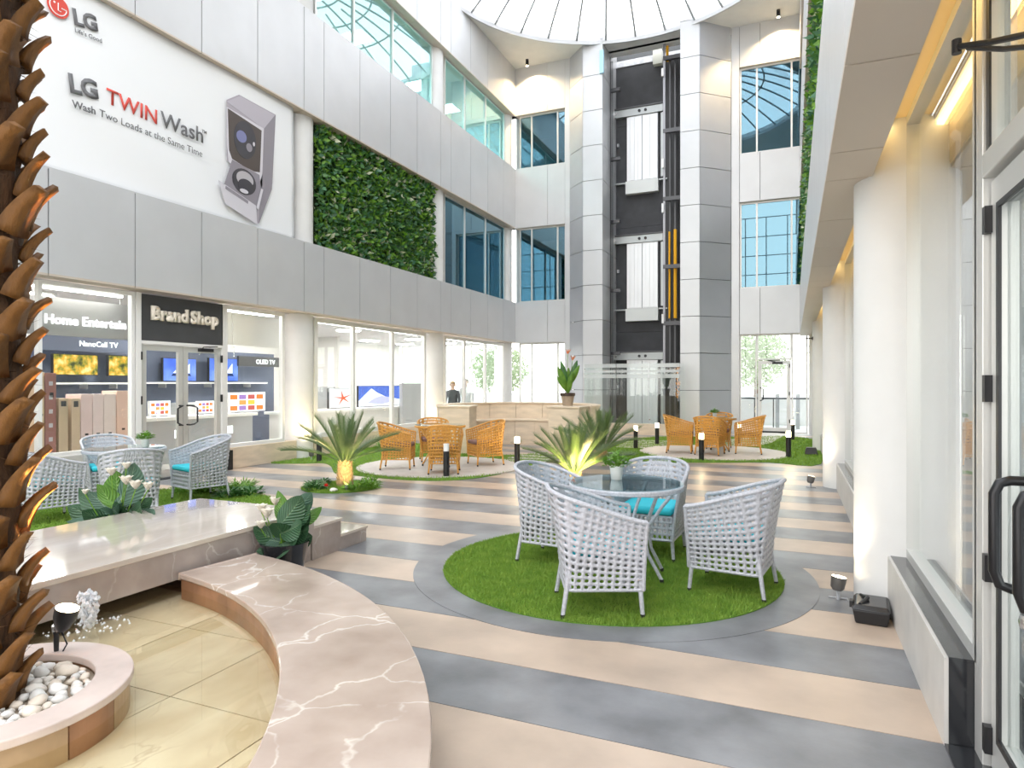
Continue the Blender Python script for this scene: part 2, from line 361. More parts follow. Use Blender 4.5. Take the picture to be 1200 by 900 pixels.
# ------------------------------------------------------------------ left facade
wl = tag(empty('wall_left'), 'long facade of pale aluminium spandrel panels over shop windows', 'wall', kind='structure')
for (za, zb) in ((Z1, Z2), (Z3, Z4), (Z5, ZC)):
    MB().box(XS - .34, XS - .05, -1.75, YB + .29, za + .03, zb - .02).build('backing', m_backing, wl)
    for a, b in zip(GRID[:-1], GRID[1:]):
        MB().box(XS - .045, XS, a + .008, b - .008, za + .026, zb).build('panel', m_panel, wl)
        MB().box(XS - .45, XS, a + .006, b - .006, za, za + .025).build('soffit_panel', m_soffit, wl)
    MB().box(XS - .5, XS - .002, -1.75, YB, zb - .018, zb + .002).build('coping', m_panel, wl)
for k, (yc, r) in enumerate(((-.45, .31), (4.85, .31), (10.16, .31), (15.42, .30), (20.15, .30))):
    c = MB().lathe([(r, 0), (r, ZC)], 32, (-8.93, yc)).build('column', m_plaster, smooth=True)
    tag(c, 'round white column in the left facade ' + ('behind the camera', 'behind the rough palm trunk', 'between the door bay and the starfish screen', 'beside the living wall and stone bench', 'in the far corner beside the tower')[k], 'column', kind='structure')

wn_ = 1
window(wn_, 'X', XG, [.0, 1.5, 3.0, 4.5], .45, Z1 - .03, m_shop, 'shop window left of the palm trunk'); wn_ += 1
window(wn_, 'X', XG, [5.24, 6.56], .50, Z1 - .03, m_shop, 'shop window showing cartons and the Home Entertain sign', fr=m_framew); wn_ += 1
window(wn_, 'X', XG, [8.19, 9.60], .36, Z1 - .03, m_shop, 'shop window between glass doors and white column', fr=m_framew, fw=.06); wn_ += 1
window(wn_, 'X', XG, [10.44, 11.72, 13.22, 14.75], .36, Z1 - .03, m_shop, 'three-pane shop window showing starfish and mountain screens', fr=m_framew, fw=.09); wn_ += 1
window(wn_, 'X', XG, [15.74, 16.95, 18.36, 19.75], .36, Z1 - .03, m_shop, 'three-pane shop window above the curved stone bench', fr=m_framew, fw=.09); wn_ += 1
# upper floors
window(wn_, 'X', XG, [15.72, 16.95, 18.36, 19.85], Z2, Z3, m_tint, 'dark blue first-floor window row beside the living wall'); wn_ += 1
window(wn_, 'X', XG, [.0, 1.9, 3.3, 4.5], Z4, Z5, m_tint3, 'top-floor window row above the banner start'); wn_ += 1
window(wn_, 'X', XG, [5.24, 6.6, 8.0, 9.8], Z4, Z5, m_tint3, 'top-floor window row above the printed banner'); wn_ += 1
window(wn_, 'X', XG, [10.45, 11.72, 13.22, 15.1], Z4, Z5, m_tint3, 'top-floor window row above the living wall reflecting the dome'); wn_ += 1
window(wn_, 'X', XG, [15.74, 16.95, 18.36, 19.85], Z4, Z5, m_tint3, 'top-floor window row near the far corner with lit ceiling'); wn_ += 1

# stone plinths under the shop windows
for k, (a, b, zt) in enumerate(((.0, 4.5, .45), (5.2, 6.58, .50), (8.17, 9.9, .36), (10.4, 14.9, .36), (15.7, 20.1, .36))):
    o = MB().box(XG - .12, XG + .06, a, b, 0, zt).build('baseboard_%d' % (k + 1), m_trav if k != 1 else m_plinth, bevel=.008)
    tag(o, ('stone plinth under the window left of the palm', 'white plinth under the carton window', 'beige stone plinth beside the shop doors',
            'beige stone plinth behind the lit cycad', 'beige stone plinth behind the curved bench')[k], 'plinth', kind='structure')

# rooms behind the facade
def room(y0, y1, z0, z1, wall, label, n, back=-12.8):
    def st(nm, b, mt, what):
        o = MB().box(*b).build(nm, mt); tag(o, what + ' of the ' + label, nm.split('_')[0], kind='structure')
    st('wall_room_%d' % n, (back - .15, back, y0, y1, z0, z1), wall, 'back wall'); st('wall_room_side_%d' % n, (back, XG - .15, y1, y1 + .1, z0, z1), wall, 'far side wall')
    st('floor_room_%d' % n, (back - .15, XS - .36, y0, y1, z0 - .2, z0), m_floorin, 'floor'); st('ceiling_room_%d' % n, (back - .15, XS - .36, y0, y1, z1, z1 + .15), m_ceilin, 'ceiling')
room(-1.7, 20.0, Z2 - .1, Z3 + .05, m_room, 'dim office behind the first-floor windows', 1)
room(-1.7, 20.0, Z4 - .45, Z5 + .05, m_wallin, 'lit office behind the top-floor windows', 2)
def shop_part(nm, b, mt, lab): tag(MB().box(*b).build(nm, mt), lab, nm.split('_')[0], kind='structure')
shop_part('wall_shop_back', (-13.2, -13.05, -1.7, 20.2, 0, Z1), m_wallin, 'white back wall inside the electronics shop')
shop_part('ceiling_shop', (-13.2, -8.85, -1.7, 20.2, Z1 - .02, Z1 + .1), m_ceilin, 'pale ceiling inside the electronics shop')
shop_part('floor_shop', (-17, -8.8, -1.7, 22.2, -.03, -.001), m_floorin, 'tiled floor inside the electronics shop')
shop_part('wall_shop_side', (-13.05, -9.6, -1.8, -1.7, 0, Z1), m_wallin, 'white side wall inside the electronics shop')
shop_part('wall_shop_divider', (-13.05, -11.9, 15.2, 15.3, 0, Z1), m_wallin, 'white dividing wall inside the electronics shop')
window(40, 'Y', 20.3, [-13.0, -11.6, -10.2, -9.2], 0, Z1, m_clear, 'glazed end of the electronics shop', fr=m_framew)
nl = 0
for q_, (x, y) in enumerate([(-10.2, 6.0), (-10.2, 8.6), (-11.8, 7.2), (-10.0, 11.3), (-11.6, 11.3), (-10.0, 13.2), (-11.6, 13.2), (-10.2, 16.6), (-11.8, 16.6), (-10.2, 18.6), (-11.8, 18.6), (-10.3, 3.0)]):
    t = thing('ceiling_light', 'round recessed shop ceiling light ' + ('over the cartons', 'right of the shop doors', 'deep behind the shop doors', 'over the starfish screen', 'deep behind the starfish screen', 'over the mountain screen', 'deep behind the mountain screen', 'over the person in dark top', 'deep behind the bench window', 'at the far end of the shop by the glass', 'in the far deep corner of the shop', 'hidden behind the palm trunk')[q_], 'ceiling light', (x, y, Z1 - .02), group='round ceiling lights in the shop')
    MB().lathe([(.32, -.03), (.34, -.005)], 24).build('trim_ring', m_white, t); MB().lathe([(.28, -.045), (.28, -.03)], 24).build('diffuser', e_panel, t)
for (y0, y1, nm) in ((5.3, 6.5, 'above the cartons'), (8.26, 9.5, 'beside the shop doors'), (10.5, 14.6, 'over the starfish screen'), (15.8, 19.6, 'behind the bench window')):
    t = thing('light_strip', 'thin white light strip at the window head ' + nm, 'light strip', (XG - .16, (y0 + y1) / 2, Z1 - .10))
    L = (y1 - y0) / 2
    MB().box(-.04, .04, -L, L, .02, .05).build('housing', m_white, t); MB().box(-.03, .03, -L, L, -.005, .02).build('diffuser', e_strip, t)
for q_, (x, y, z) in enumerate([(-10.3, 12, Z5 + .028), (-10.3, 14, Z5 + .028), (-10.3, 17, Z5 + .028), (-10.3, 18.8, Z5 + .028), (-10.3, 8, Z5 + .028), (-11.6, 17, Z5 + .028), (-11.6, 13, Z5 + .028)]):
    t = thing('office_light', 'square office ceiling light behind the top-floor glass, ' + ('above the living wall start', 'above the living wall end', 'near the far corner', 'closest to the far corner', 'above the banner', 'deeper near the far corner', 'deeper above the living wall')[q_], 'ceiling light', (x, y, z), group='square office lights on the top floor')
    MB().box(-.32, .32, -.32, .32, -.03, .02).build('casing', m_white, t); MB().box(-.28, .28, -.28, .28, -.04, -.03).build('diffuser', e_panel, t)

# ------------------------------------------------------------------ back facade left of the tower
wb_ = tag(empty('wall_back'), 'narrow pale facade between far corner column and lift tower', 'wall', kind='structure')
XA, XC_ = XS, -6.60
xm = onY(641.7, 300, YB)[0]; xw = -6.76
for (za, zb) in ((Z1, Z2), (Z3, Z4), (Z5, ZC)):
    MB().box(XA - .3, xw, YB + .05, YB + .3, za + .03, zb).build('backing', m_backing, wb_)
    for a, b in ((XA - .04, xm), (xm, xw)): MB().box(a + .004, b - .006, YB, YB + .04, za, zb).build('panel', m_panel, wb_)
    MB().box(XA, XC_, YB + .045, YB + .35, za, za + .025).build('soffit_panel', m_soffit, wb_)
MB().box(xw, XC_, YB, YB + .3, 0, ZC).build('edge_strip', m_panel, wb_)
wx = [onY(p, 300, YB)[0] for p in (607, 621.5, 652)] + [xw]
window(wn_, 'Y', YB + .16, wx, .0, Z1, m_shop, 'far ground-floor window behind the potted strelitzia'); wn_ += 1
window(wn_, 'Y', YB + .16, wx, Z2, Z3, m_tint, 'blue first-floor window beside the lift tower'); wn_ += 1
window(wn_, 'Y', YB + .16, wx, Z4, Z5, m_tint, 'blue top-floor window beside the lift tower'); wn_ += 1
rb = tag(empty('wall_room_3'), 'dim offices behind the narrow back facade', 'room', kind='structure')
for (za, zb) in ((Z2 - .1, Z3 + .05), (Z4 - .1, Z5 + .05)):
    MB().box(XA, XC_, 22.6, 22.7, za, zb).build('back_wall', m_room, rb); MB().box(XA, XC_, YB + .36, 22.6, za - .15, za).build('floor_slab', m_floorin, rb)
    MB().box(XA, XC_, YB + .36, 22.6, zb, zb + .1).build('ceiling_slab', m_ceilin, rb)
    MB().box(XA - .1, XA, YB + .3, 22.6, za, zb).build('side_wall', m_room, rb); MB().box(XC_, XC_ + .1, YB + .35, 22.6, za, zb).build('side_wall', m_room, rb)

# ------------------------------------------------------------------ lift tower piers
tw = tag(empty('wall_tower'), 'white panelled piers on both sides of the lift shaft', 'wall', kind='structure')
a0, a1, a2, a3 = (-6.60, 20.2), (-5.98, 19.6), (-5.35, 19.6), (-5.35, 21.5)
b0, b1, b2, b3 = (-3.01, 21.5), (-3.01, 19.6), (-2.455, 19.6), (-1.65, 20.36)
MB().prism(ccw([(-6.5, 20.25), (-5.96, 19.66), (-5.40, 19.66), (-5.40, 21.5), (-6.5, 21.5)]), 0, 12.45).build('backing', m_backing, tw)
MB().prism(ccw([(-2.96, 21.5), (-2.96, 19.66), (-2.49, 19.66), (-1.72, 20.40), (-1.72, 21.5)]), 0, 12.45).build('backing', m_backing, tw)
z = -.92
while z < 12.5:
    za, zb = max(z, 0), min(z + 1.08, 12.5)
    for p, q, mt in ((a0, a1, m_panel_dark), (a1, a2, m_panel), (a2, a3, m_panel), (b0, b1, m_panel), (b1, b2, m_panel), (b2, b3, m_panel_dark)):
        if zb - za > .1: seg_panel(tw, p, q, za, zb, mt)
    z += 1.08

# ------------------------------------------------------------------ back facade right of the tower
YR = 20.36
wr_ = tag(empty('wall_back_right'), 'pale facade between lift tower and right corridor', 'wall', kind='structure')
XD0, XD1 = -1.65, .75
rx = [onY(866.5, 300, YR)[0], onY(886.7, 300, YR)[0], onY(927.7, 300, YR)[0], onY(948, 300, YR)[0]]
xm2 = onY(890.7, 300, YR)[0]
RZ = ((2.88, 4.23), (6.77, 8.19), (10.74, ZC))
for (za, zb) in RZ:
    MB().box(XD0, XD1, YR + .05, YR + .3, za + .03, zb).build('backing', m_backing, wr_)
    for a, b in ((rx[0], xm2), (xm2, XD1)): MB().box(a + .006, b - .006, YR, YR + .04, za, zb).build('panel', m_panel, wr_)
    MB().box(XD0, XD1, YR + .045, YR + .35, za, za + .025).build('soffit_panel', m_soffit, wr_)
MB().box(XD0 + .01, rx[0] - .006, YR, YR + .3, 0, ZC).build('edge_strip', m_panel, wr_)
MB().box(rx[3] + .005, XD1, YR + .03, YR + .3, 0, ZC).build('edge_strip', m_plaster, wr_)
window(wn_, 'Y', YR + .16, rx, 4.23, 6.77, m_tint, 'blue first-floor window above the far glass door'); wn_ += 1
window(wn_, 'Y', YR + .16, rx, 8.19, 10.74, m_tint, 'blue top-floor window above the far glass door mirroring the dome'); wn_ += 1
rc = tag(empty('wall_room_4'), 'offices behind the facade right of the lift tower', 'room', kind='structure')
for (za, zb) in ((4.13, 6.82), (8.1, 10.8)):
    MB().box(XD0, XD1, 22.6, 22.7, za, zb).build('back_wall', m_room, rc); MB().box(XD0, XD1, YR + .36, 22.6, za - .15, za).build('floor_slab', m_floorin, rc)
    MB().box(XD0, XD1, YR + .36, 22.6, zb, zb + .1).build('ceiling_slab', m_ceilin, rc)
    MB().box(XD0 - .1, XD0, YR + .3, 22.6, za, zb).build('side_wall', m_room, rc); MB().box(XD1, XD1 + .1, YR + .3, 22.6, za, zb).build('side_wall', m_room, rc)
# far glass door with side lights
dy = YR + .14
window(wn_, 'Y', dy, [rx[0], rx[1]], 0, 2.88, m_clear, 'narrow side light left of the far glass door', fr=m_framew, fw=.04); wn_ += 1
window(wn_, 'Y', dy, [rx[2], rx[3] - .03], 0, 2.88, m_clear, 'narrow side light right of the far glass door', fr=m_framew, fw=.04); wn_ += 1
window(wn_, 'Y', dy, [rx[1], rx[2]], 2.13, 2.88, m_clear, 'transom pane above the far glass door', fr=m_framew, fw=.04); wn_ += 1
def leaf(parent, axis, pos, a0, a1, z0, z1, fr, glass, st=.09, th=.05, bot=None):
    bot = bot or st
    def bx(name, m, p, q, zz0, zz1, h):
        b = (p, q, pos - h, pos + h, zz0, zz1) if axis == 'Y' else (pos - h, pos + h, p, q, zz0, zz1)
        return MB().box(*b).build(name, m, parent)
    bx('stile', fr, a0, a0 + st, z0, z1, th / 2); bx('stile', fr, a1 - st, a1, z0, z1, th / 2)
    bx('rail', fr, a0 + st, a1 - st, z1 - st, z1, th / 2); bx('rail', fr, a0 + st, a1 - st, z0, z0 + bot, th / 2)
    bx('pane', glass, a0 + st, a1 - st, z0 + bot, z1 - st, .005)
d1 = tag(empty('door_1'), 'far white-framed glass door with dark pull handle', 'door', kind='structure')
leaf(d1, 'Y', dy, rx[1] + .03, rx[2] - .03, .06, 2.10, m_framew, m_clear, .10, .06)
hx = rx[1] + .16
MB().tube([(hx - .06, dy - .03, 1.32), (hx - .06, dy - .10, 1.32), (hx + .02, dy - .13, 1.28), (hx + .02, dy - .13, .98), (hx - .06, dy - .10, .94), (hx - .06, dy - .03, .94)], .017, 8).build('handle', m_blackm, d1, smooth=True)
for z in (.35, 1.15, 1.95): MB().box(rx[2] - .07, rx[2] - .04, dy - .05, dy - .028, z - .05, z + .05).build('hinge', m_blackm, d1)
cl = MB().box(rx[1] + .42, rx[1] + .70, dy - .10, dy - .03, 2.0, 2.06).build('door_closer', m_blackm, d1)
MB().tube([(rx[1] + .5, dy - .08, 2.07), (rx[1] + .3, dy - .2, 2.10), (rx[1] + .62, dy - .03, 2.12)], .012, 6).build('closer_arm', m_blackm, d1)
MB().box(rx[1], rx[2], dy - .12, dy + .06, 0, .06).build('threshold', m_ebony, d1)

# ------------------------------------------------------------------ right wall
wg = tag(empty('wall_right'), 'right facade of grey panels overhanging the glazed corridor', 'wall', kind='structure')
RG = [-1.75, -.4, .76, 1.93, 3.10, 4.25, 4.83, 6.0, 7.17, 8.33, 9.5, 10.08, 11.25, 12.42, 13.58, 14.75, 15.33, 16.5, 17.67, 18.83, 20.34]
for (za, zb) in ((Z1, Z2), (Z3, Z4), (Z5, ZC)):
    MB().box(XR + .05, XR + .25, -1.75, YR, za + .03, zb - .02).build('backing', m_backing, wg)
    for a, b in zip(RG[:-1], RG[1:]):
        MB().box(XR, XR + .045, a + .006, b - .006, za + .026, zb).build('panel', m_panel, wg)
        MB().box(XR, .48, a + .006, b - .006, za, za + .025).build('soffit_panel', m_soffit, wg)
    MB().box(XR + .002, .55, -1.75, YR, zb - .018, zb + .002).build('coping', m_panel, wg)
MB().box(.47, .49, -1.75, YR, Z1 + .026, 3.14).build('cove_side', m_wood, wg)
MB().box(.49, .80, -1.75, YR, 3.12, 3.16).build('cove_top', m_wood, wg)
MB().box(.74, .95, 5.2, YR, Z2, Z3).build('upper_backing', m_plaster, wg)
MB().box(.52, .95, -1.75, YR, Z4, Z5).build('upper_backing', m_panel_dark, wg)
MB().box(.49, .95, -1.75, 5.2, Z2, Z3).build('upper_backing', m_panel_dark, wg)
for k, yc in enumerate((-.35, 5.02, 10.24, 15.72)):
    c = MB().lathe([(.27, 0), (.27, 3.12)], 40, (.645 + .012 * k, yc)).build('column', m_plaster, smooth=True)
    tag(c, ('round white column behind the viewer by the right door', 'nearest round white column lit by a floodlight at its foot', 'second round white column along the right corridor', 'third round white column beside the far lawn')[k], 'column', kind='structure')
t = thing('cove_light', 'warm hidden light strip glowing in the right soffit recess', 'light strip', (.545, 9.3, 3.05))
MB().box(-.02, .02, -10.5, 10.5, .0, .03).build('diffuser', EM('cove_glow', (1, .70, .28), 4.5), t)
MB().box(-.03, .03, -10.5, 10.5, .03, .06).build('housing', m_white, t)

# near glazing bay and plinths
def plinth(n, y0, y1, label):
    p = tag(empty('baseboard_%d' % n), label, 'plinth', kind='structure')
    MB().box(.56, .575, y0, y1, 0, .352).build('facing', m_plinth, p)
    MB().box(.575, .70, y0 + .02, y1, 0, .345).build('core', m_plinth, p)
    MB().box(.575, .68, y0 + .001, y1, .345, .357).build('cap', m_ebony, p)
    MB().box(.576, .68, y0, y0 + .02, 0, .345).build('end_face', m_ebony, p)
plinth(11, 3.09, 4.78, 'white plinth with black granite cap beside the near door')
plinth(12, 5.27, 9.99, 'white plinth under the corridor glass past the first column')
plinth(13, 10.5, 15.5, 'white plinth under the corridor glass past the second column')
window(wn_, 'X', XW + .03, [3.06, 4.80], .357, 3.12, m_clear, 'tall corridor pane between near door and first column', fr=m_frame, fw=.055); wn_ += 1
window(wn_, 'X', XW + .03, [5.25, 7.6, 10.0], .357, 3.12, m_clear, 'corridor panes between first and second column', fr=m_frame, fw=.055); wn_ += 1
window(wn_, 'X', XW + .03, [10.5, 13.0, 15.5], .357, 3.12, m_clear, 'corridor panes between second and third column', fr=m_frame, fw=.055); wn_ += 1
window(wn_, 'X', XW + .03, [15.95, 18, 20.3], .1, 3.12, m_clear, 'corridor panes past the third column', fr=m_frame, fw=.055); wn_ += 1
# white blind inside the corridor glass
for k, (a, b) in enumerate(((3.16, 4.95), (5.1, 10.2), (10.3, 15.6), (15.8, 20.2))):
    t = thing('roller_blind', ('white blind drawn behind the tall pane by the near door', 'white blind drawn behind the panes after the first column', 'white blind drawn behind the panes after the second column', 'white blind drawn behind the farthest corridor panes')[k], 'blind', (1.0, (a + b) / 2, 0))
    L = (b - a) / 2
    MB().box(-.012, .012, -L, L, .05, 3.05).build('cloth', M('blind_cloth', (.60, .59, .63), .8), t); MB().tube([(0, -L, 3.08), (0, L, 3.08)], .04, 12).build('roller', m_white, t)
    MB().box(-.02, .02, -L, L, .0, .05).build('bottom_bar', m_white, t)
# near door: post, transom, leaf
d2 = tag(empty('door_2'), 'near silver-framed glass door with black pull handles', 'door', kind='structure')
MB().box(.66, .77, 2.97, 3.085, 0, 3.12).build('post', m_frame, d2, bevel=.004)
MB().box(.66, .77, .7, 2.97, 2.22, 2.31).build('transom_bar', m_frame, d2, bevel=.004)
MB().box(.66, .77, .7, 2.97, 3.05, 3.12).build('head_bar', m_frame, d2)
MB().box(.705, .715, .7, 2.96, 2.31, 3.05).build('transom_pane', m_clear, d2)
MB().box(.672, .68, 2.93, 2.97, 2.31, 3.05).build('gasket', m_black, d2)
leaf(d2, 'X', .715, 1.85, 2.955, .02, 2.20, m_frame, m_door, .10, .06, bot=.13)
leaf(d2, 'X', .715, .74, 1.845, .02, 2.20, m_frame, m_door, .10, .06, bot=.13)
MB().box(.676, .6865, 2.828, 2.857, .15, 2.10).build('gasket', m_black, d2); MB().box(.676, .6865, 1.95, 2.828, .15, .175).build('gasket', m_black, d2); MB().box(.676, .6865, 1.95, 2.828, 2.08, 2.10).build('gasket', m_black, d2)
for z in (.12, .76, 1.43, 2.06): MB().box(.66, .69, 2.935, 2.972, z - .05, z + .05).build('hinge', m_black, d2)
for yy_, zz_ in ((2.62, 0), (2.36, .0)):
    MB().tube([(.71, yy_, 1.13 + zz_), (.66, yy_, 1.13 + zz_), (.63, yy_, 1.12 + zz_), (.615, yy_, 1.085 + zz_), (.615, yy_, .83 + zz_), (.63, yy_, .785 + zz_), (.66, yy_, .775 + zz_), (.71, yy_, .775 + zz_)], .0165, 10).build('pull_handle', m_blackm, d2, smooth=True)
MB().lathe([(.022, .70), (.027, .72), (.022, .74)], 12, (.665, 2.46)).build('lock_knob', m_chrome, d2, smooth=True)
MB().tube([(.55, 2.82, 2.67), (.62, 2.69, 2.61), (.70, 2.50, 2.535)], .011, 8).build('closer_arm', m_black, d2)
MB().lathe([(.016, 2.645), (.016, 2.695)], 12, (.55, 2.82)).build('closer_pivot', m_black, d2)
MB().tube([(.575, 2.775, 2.64), (.64, 2.62, 2.55), (.70, 2.45, 2.47)], .009, 8).build('closer_arm', m_black, d2)
MB().box(.56, .78, .7, 3.085, 0, .012).build('threshold', m_ebony, d2)

# ------------------------------------------------------------------ ceiling and dome
DC, DR = (-4.06, 15.25), 4.58
NR = 32
ce = tag(empty('ceiling'), 'white ceiling around the round glass dome', 'ceiling', kind='structure')
def rectpt(a, x0, x1, y0, y1):
    dx, dy2 = math.cos(a), math.sin(a); ts = []
    if dx > 1e-9: ts.append((x1 - DC[0]) / dx)
    if dx < -1e-9: ts.append((x0 - DC[0]) / dx)
    if dy2 > 1e-9: ts.append((y1 - DC[1]) / dy2)
    if dy2 < -1e-9: ts.append((y0 - DC[1]) / dy2)
    t_ = min(ts); return (DC[0] + dx * t_, DC[1] + dy2 * t_)
x0, x1, y0, y1 = -9.2, 1.0, 7.2, 20.75
angs = sorted(set([2 * PI * k / 96 for k in range(96)] + [math.atan2(yy - DC[1], xx - DC[0]) % (2 * PI) for xx in (x0, x1) for yy in (y0, y1)]))
V = []; F = []
for a in angs:
    p = rectpt(a, x0, x1, y0, y1)
    if math.hypot(p[0] - DC[0], p[1] - DC[1]) < DR + .05: p = (DC[0] + math.cos(a) * (DR + .05), DC[1] + math.sin(a) * (DR + .05))
    q = (DC[0] + DR * math.cos(a), DC[1] + DR * math.sin(a))
    V += [(*q, ZC), (*p, ZC), (*p, ZC + .2), (*q, ZC + .2)]
n = len(angs)
for k in range(n):
    i, j = 4 * k, 4 * ((k + 1) % n)
    for q in range(4): F.append((i + q, j + q, j + (q + 1) % 4, i + (q + 1) % 4)[::-1])
MB().add(V, F).build('ceiling_board', m_plaster, ce)
MB().ring(DC, DR - .02, DR + .04, ZC - .07, ZC + .04, n=96).build('curb_ring', m_panel, ce)
dm = tag(empty('roof_dome'), 'glass dome with slim grey ribs over the courtyard', 'dome', kind='structure')
AL = math.radians(33.5); RS = DR / math.sin(AL); CZ = ZC + .04 - RS * math.cos(AL)
def dpt(ph, a, dr=0): return Vector((DC[0] + (RS + dr) * math.sin(ph) * math.cos(a), DC[1] + (RS + dr) * math.sin(ph) * math.sin(a), CZ + (RS + dr) * math.cos(ph)))
m_rib = M('dome_rib', (.30, .31, .31), .5, .3)
PH = [AL * t for t in (1, .66, .46, .28, .12)]
ribme = MB().tube([dpt(AL * (1 - .93 * t / 10), 0) for t in range(11)], .03, 6)
for k in range(NR):
    a = 2 * PI * (k + .35) / NR
    MB().tube([dpt(AL * (1 - (.92 if k % 2 == 0 else .66) * t / 10), a) for t in range(11)], .03, 6).build('rib', m_rib, dm)
for ph in PH[1:]:
    MB().tube([dpt(ph, 2 * PI * k / 64) for k in range(65)], .028, 6, cap=False).build('purlin', m_rib, dm)
for q in range(4):
    for k in range(NR):
        a, b = 2 * PI * (k + .35) / NR, 2 * PI * (k + 1.35) / NR
        MB().add([dpt(PH[q], a, .03), dpt(PH[q], b, .03), dpt(PH[q + 1], b, .03), dpt(PH[q + 1], a, .03), dpt(PH[q], a, .04), dpt(PH[q], b, .04), dpt(PH[q + 1], b, .04), dpt(PH[q + 1], a, .04)],
                 [(3, 2, 1, 0), (4, 5, 6, 7), (0, 1, 5, 4), (1, 2, 6, 5), (2, 3, 7, 6), (3, 0, 4, 7)]).build('pane', m_dome, dm)
# ceiling spots in the two far corners
def spot(name, loc, aim, watt, col, size, parent, blend=.6, rad=.03):
    l = bpy.data.lights.new(name, 'SPOT'); l.energy = watt; l.color = col; l.spot_size = size; l.spot_blend = blend; l.shadow_soft_size = rad
    o = bpy.data.objects.new(name, l); COL.objects.link(o); o.location = loc
    o.rotation_euler = (Vector(aim) - Vector(loc)).to_track_quat('-Z', 'Y').to_euler()
    if parent: o.parent = parent
    return o
for (x, y, lab) in ((-7.9, 19.75, 'small black ceiling spotlight over the far left corner'), (-.35, 19.9, 'small black ceiling spotlight over the far right facade')):
    t = thing('ceiling_spotlight', lab, 'spotlight', (x, y, ZC))
    MB().lathe([(.05, -.02), (.05, 0)], 16).build('mount', m_black, t); MB().lathe([(.05, -.20), (.05, -.05), (.02, -.02)], 16).build('lamp_body', m_black, t)
    MB().lathe([(.042, -.206), (.042, -.2)], 16).build('lens', e_lamps, t)
    spot('spot_beam', (0, 0, -.22), (.25 if x < -2 else .2, .3, -3), 420, (1, .73, .40), 2.4, t)

# unseen mullion grid added behind the viewer to give the windows reflections
gf = tag(empty('window_front'), 'unseen tall grid of slim grey mullions added behind the viewer for reflections', 'window', kind='structure')
for k in range(9):
    x = -9.0 + k * 1.25; MB().tube([(x, -3.6 - .25 * math.sin(PI * t_ / 8), 12.0 * t_ / 8) for t_ in range(9)], .035, 6).build('mullion', m_rib, gf)
for k in range(9):
    z = 2.4 + k * 1.2; MB().tube([(-9.0, -3.6 - .25 * math.sin(PI * z / 12), z), (1.0, -3.6 - .25 * math.sin(PI * z / 12), z)], .03, 6).build('transom', m_rib, gf)

tag(MB().box(.80, 4.2, -2.6, 22.0, -.03, 0).build('floor_corridor', M('corridor_dark_stone', (.07, .075, .085), .25, var=.2, vscale=3)), 'dark stone floor of the corridor behind the right glazing', 'floor', kind='structure')
tag(MB().box(.97, 4.2, -2.6, 20.6, 3.25, 3.45).build('corridor_shade_slab', m_soffit), 'ceiling slab added to shade the corridor behind the right glazing', 'ceiling', kind='structure')  # slab added overhead to shade the floor and blinds behind the glass

# ------------------------------------------------------------------ fountain
FC, FRO, FRI = (-3.93, .34), 3.23, 2.66
fb = thing('fountain_basin', 'round beige marble fountain basin with broad seat rim', 'fountain')
A0, A1 = -math.acos(.38 / FRI), math.acos(.38 / FRI)
def arc_piece(name, mat, ri, ro, z0, z1, aa, bb, bev=0): return MB().ring(FC, ri, ro, z0, z1, aa, bb, 56).build(name, mat, fb, bevel=bev)
arc_piece('rim', m_marble, FRI, FRO, .215, .25, A0, A1 + .0, .006)
arc_piece('outer_wall', m_slabside, FRO - .12, FRO - .02, 0, .215, A0, A1)
arc_piece('inner_wall', m_poolwall, FRI + .015, FRI + .12, .02, .215, A0, A1)
MB().prism(ccw([(FC[0] + (FRO - .12) * math.cos(A0 + (A1 - A0) * k / 40), FC[1] + (FRO - .12) * math.sin(A0 + (A1 - A0) * k / 40)) for k in range(41)] + [(-4.86, 3.3), (-4.86, -2.6)]), .003, .07).build('basin_bed', m_poolwall, fb)
for ix in range(-9, 6):
    for iy in range(-8, 6):
        tx, ty = -2.49 + ix * .615, 2.04 + iy * .61
        if -4.9 < tx and math.hypot(tx + .3 - FC[0], ty + .3 - FC[1]) < FRI + .5 and tx + .6 < -.6 and ty < 3.0:
            c4 = [(tx + .003, ty + .003), (tx + .612, ty + .003), (tx + .612, ty + .607), (tx + .003, ty + .607)]
            if all(math.hypot(px - FC[0], py - FC[1]) > FRI + .08 for px, py in c4): continue
            # keep only the part of a tile inside the basin
            pts = []
            for k in range(4):
                p, q = np.array(c4[k]), np.array(c4[(k + 1) % 4])
                for s_ in range(8):
                    v = p + (q - p) * s_ / 8; r_ = v - np.array(FC); L = np.hypot(*r_)
                    if L > FRI + .1: v = np.array(FC) + r_ * (FRI + .1) / L
                    pts.append(tuple(v))
            MB().prism(pts, .07, .085).build('tile', m_tile, fb)
wt = MB().prism([(FC[0] + (FRI + .03) * math.cos(A0 + (A1 - A0) * k / 60), FC[1] + (FRI + .03) * math.sin(A0 + (A1 - A0) * k / 60)) for k in range(61)] + [(-4.84, 3.2), (-4.84, -2.5)], .148, .15).build('water', m_water)
tag(wt, 'clear shallow water filling the round fountain basin', 'water', kind='stuff')
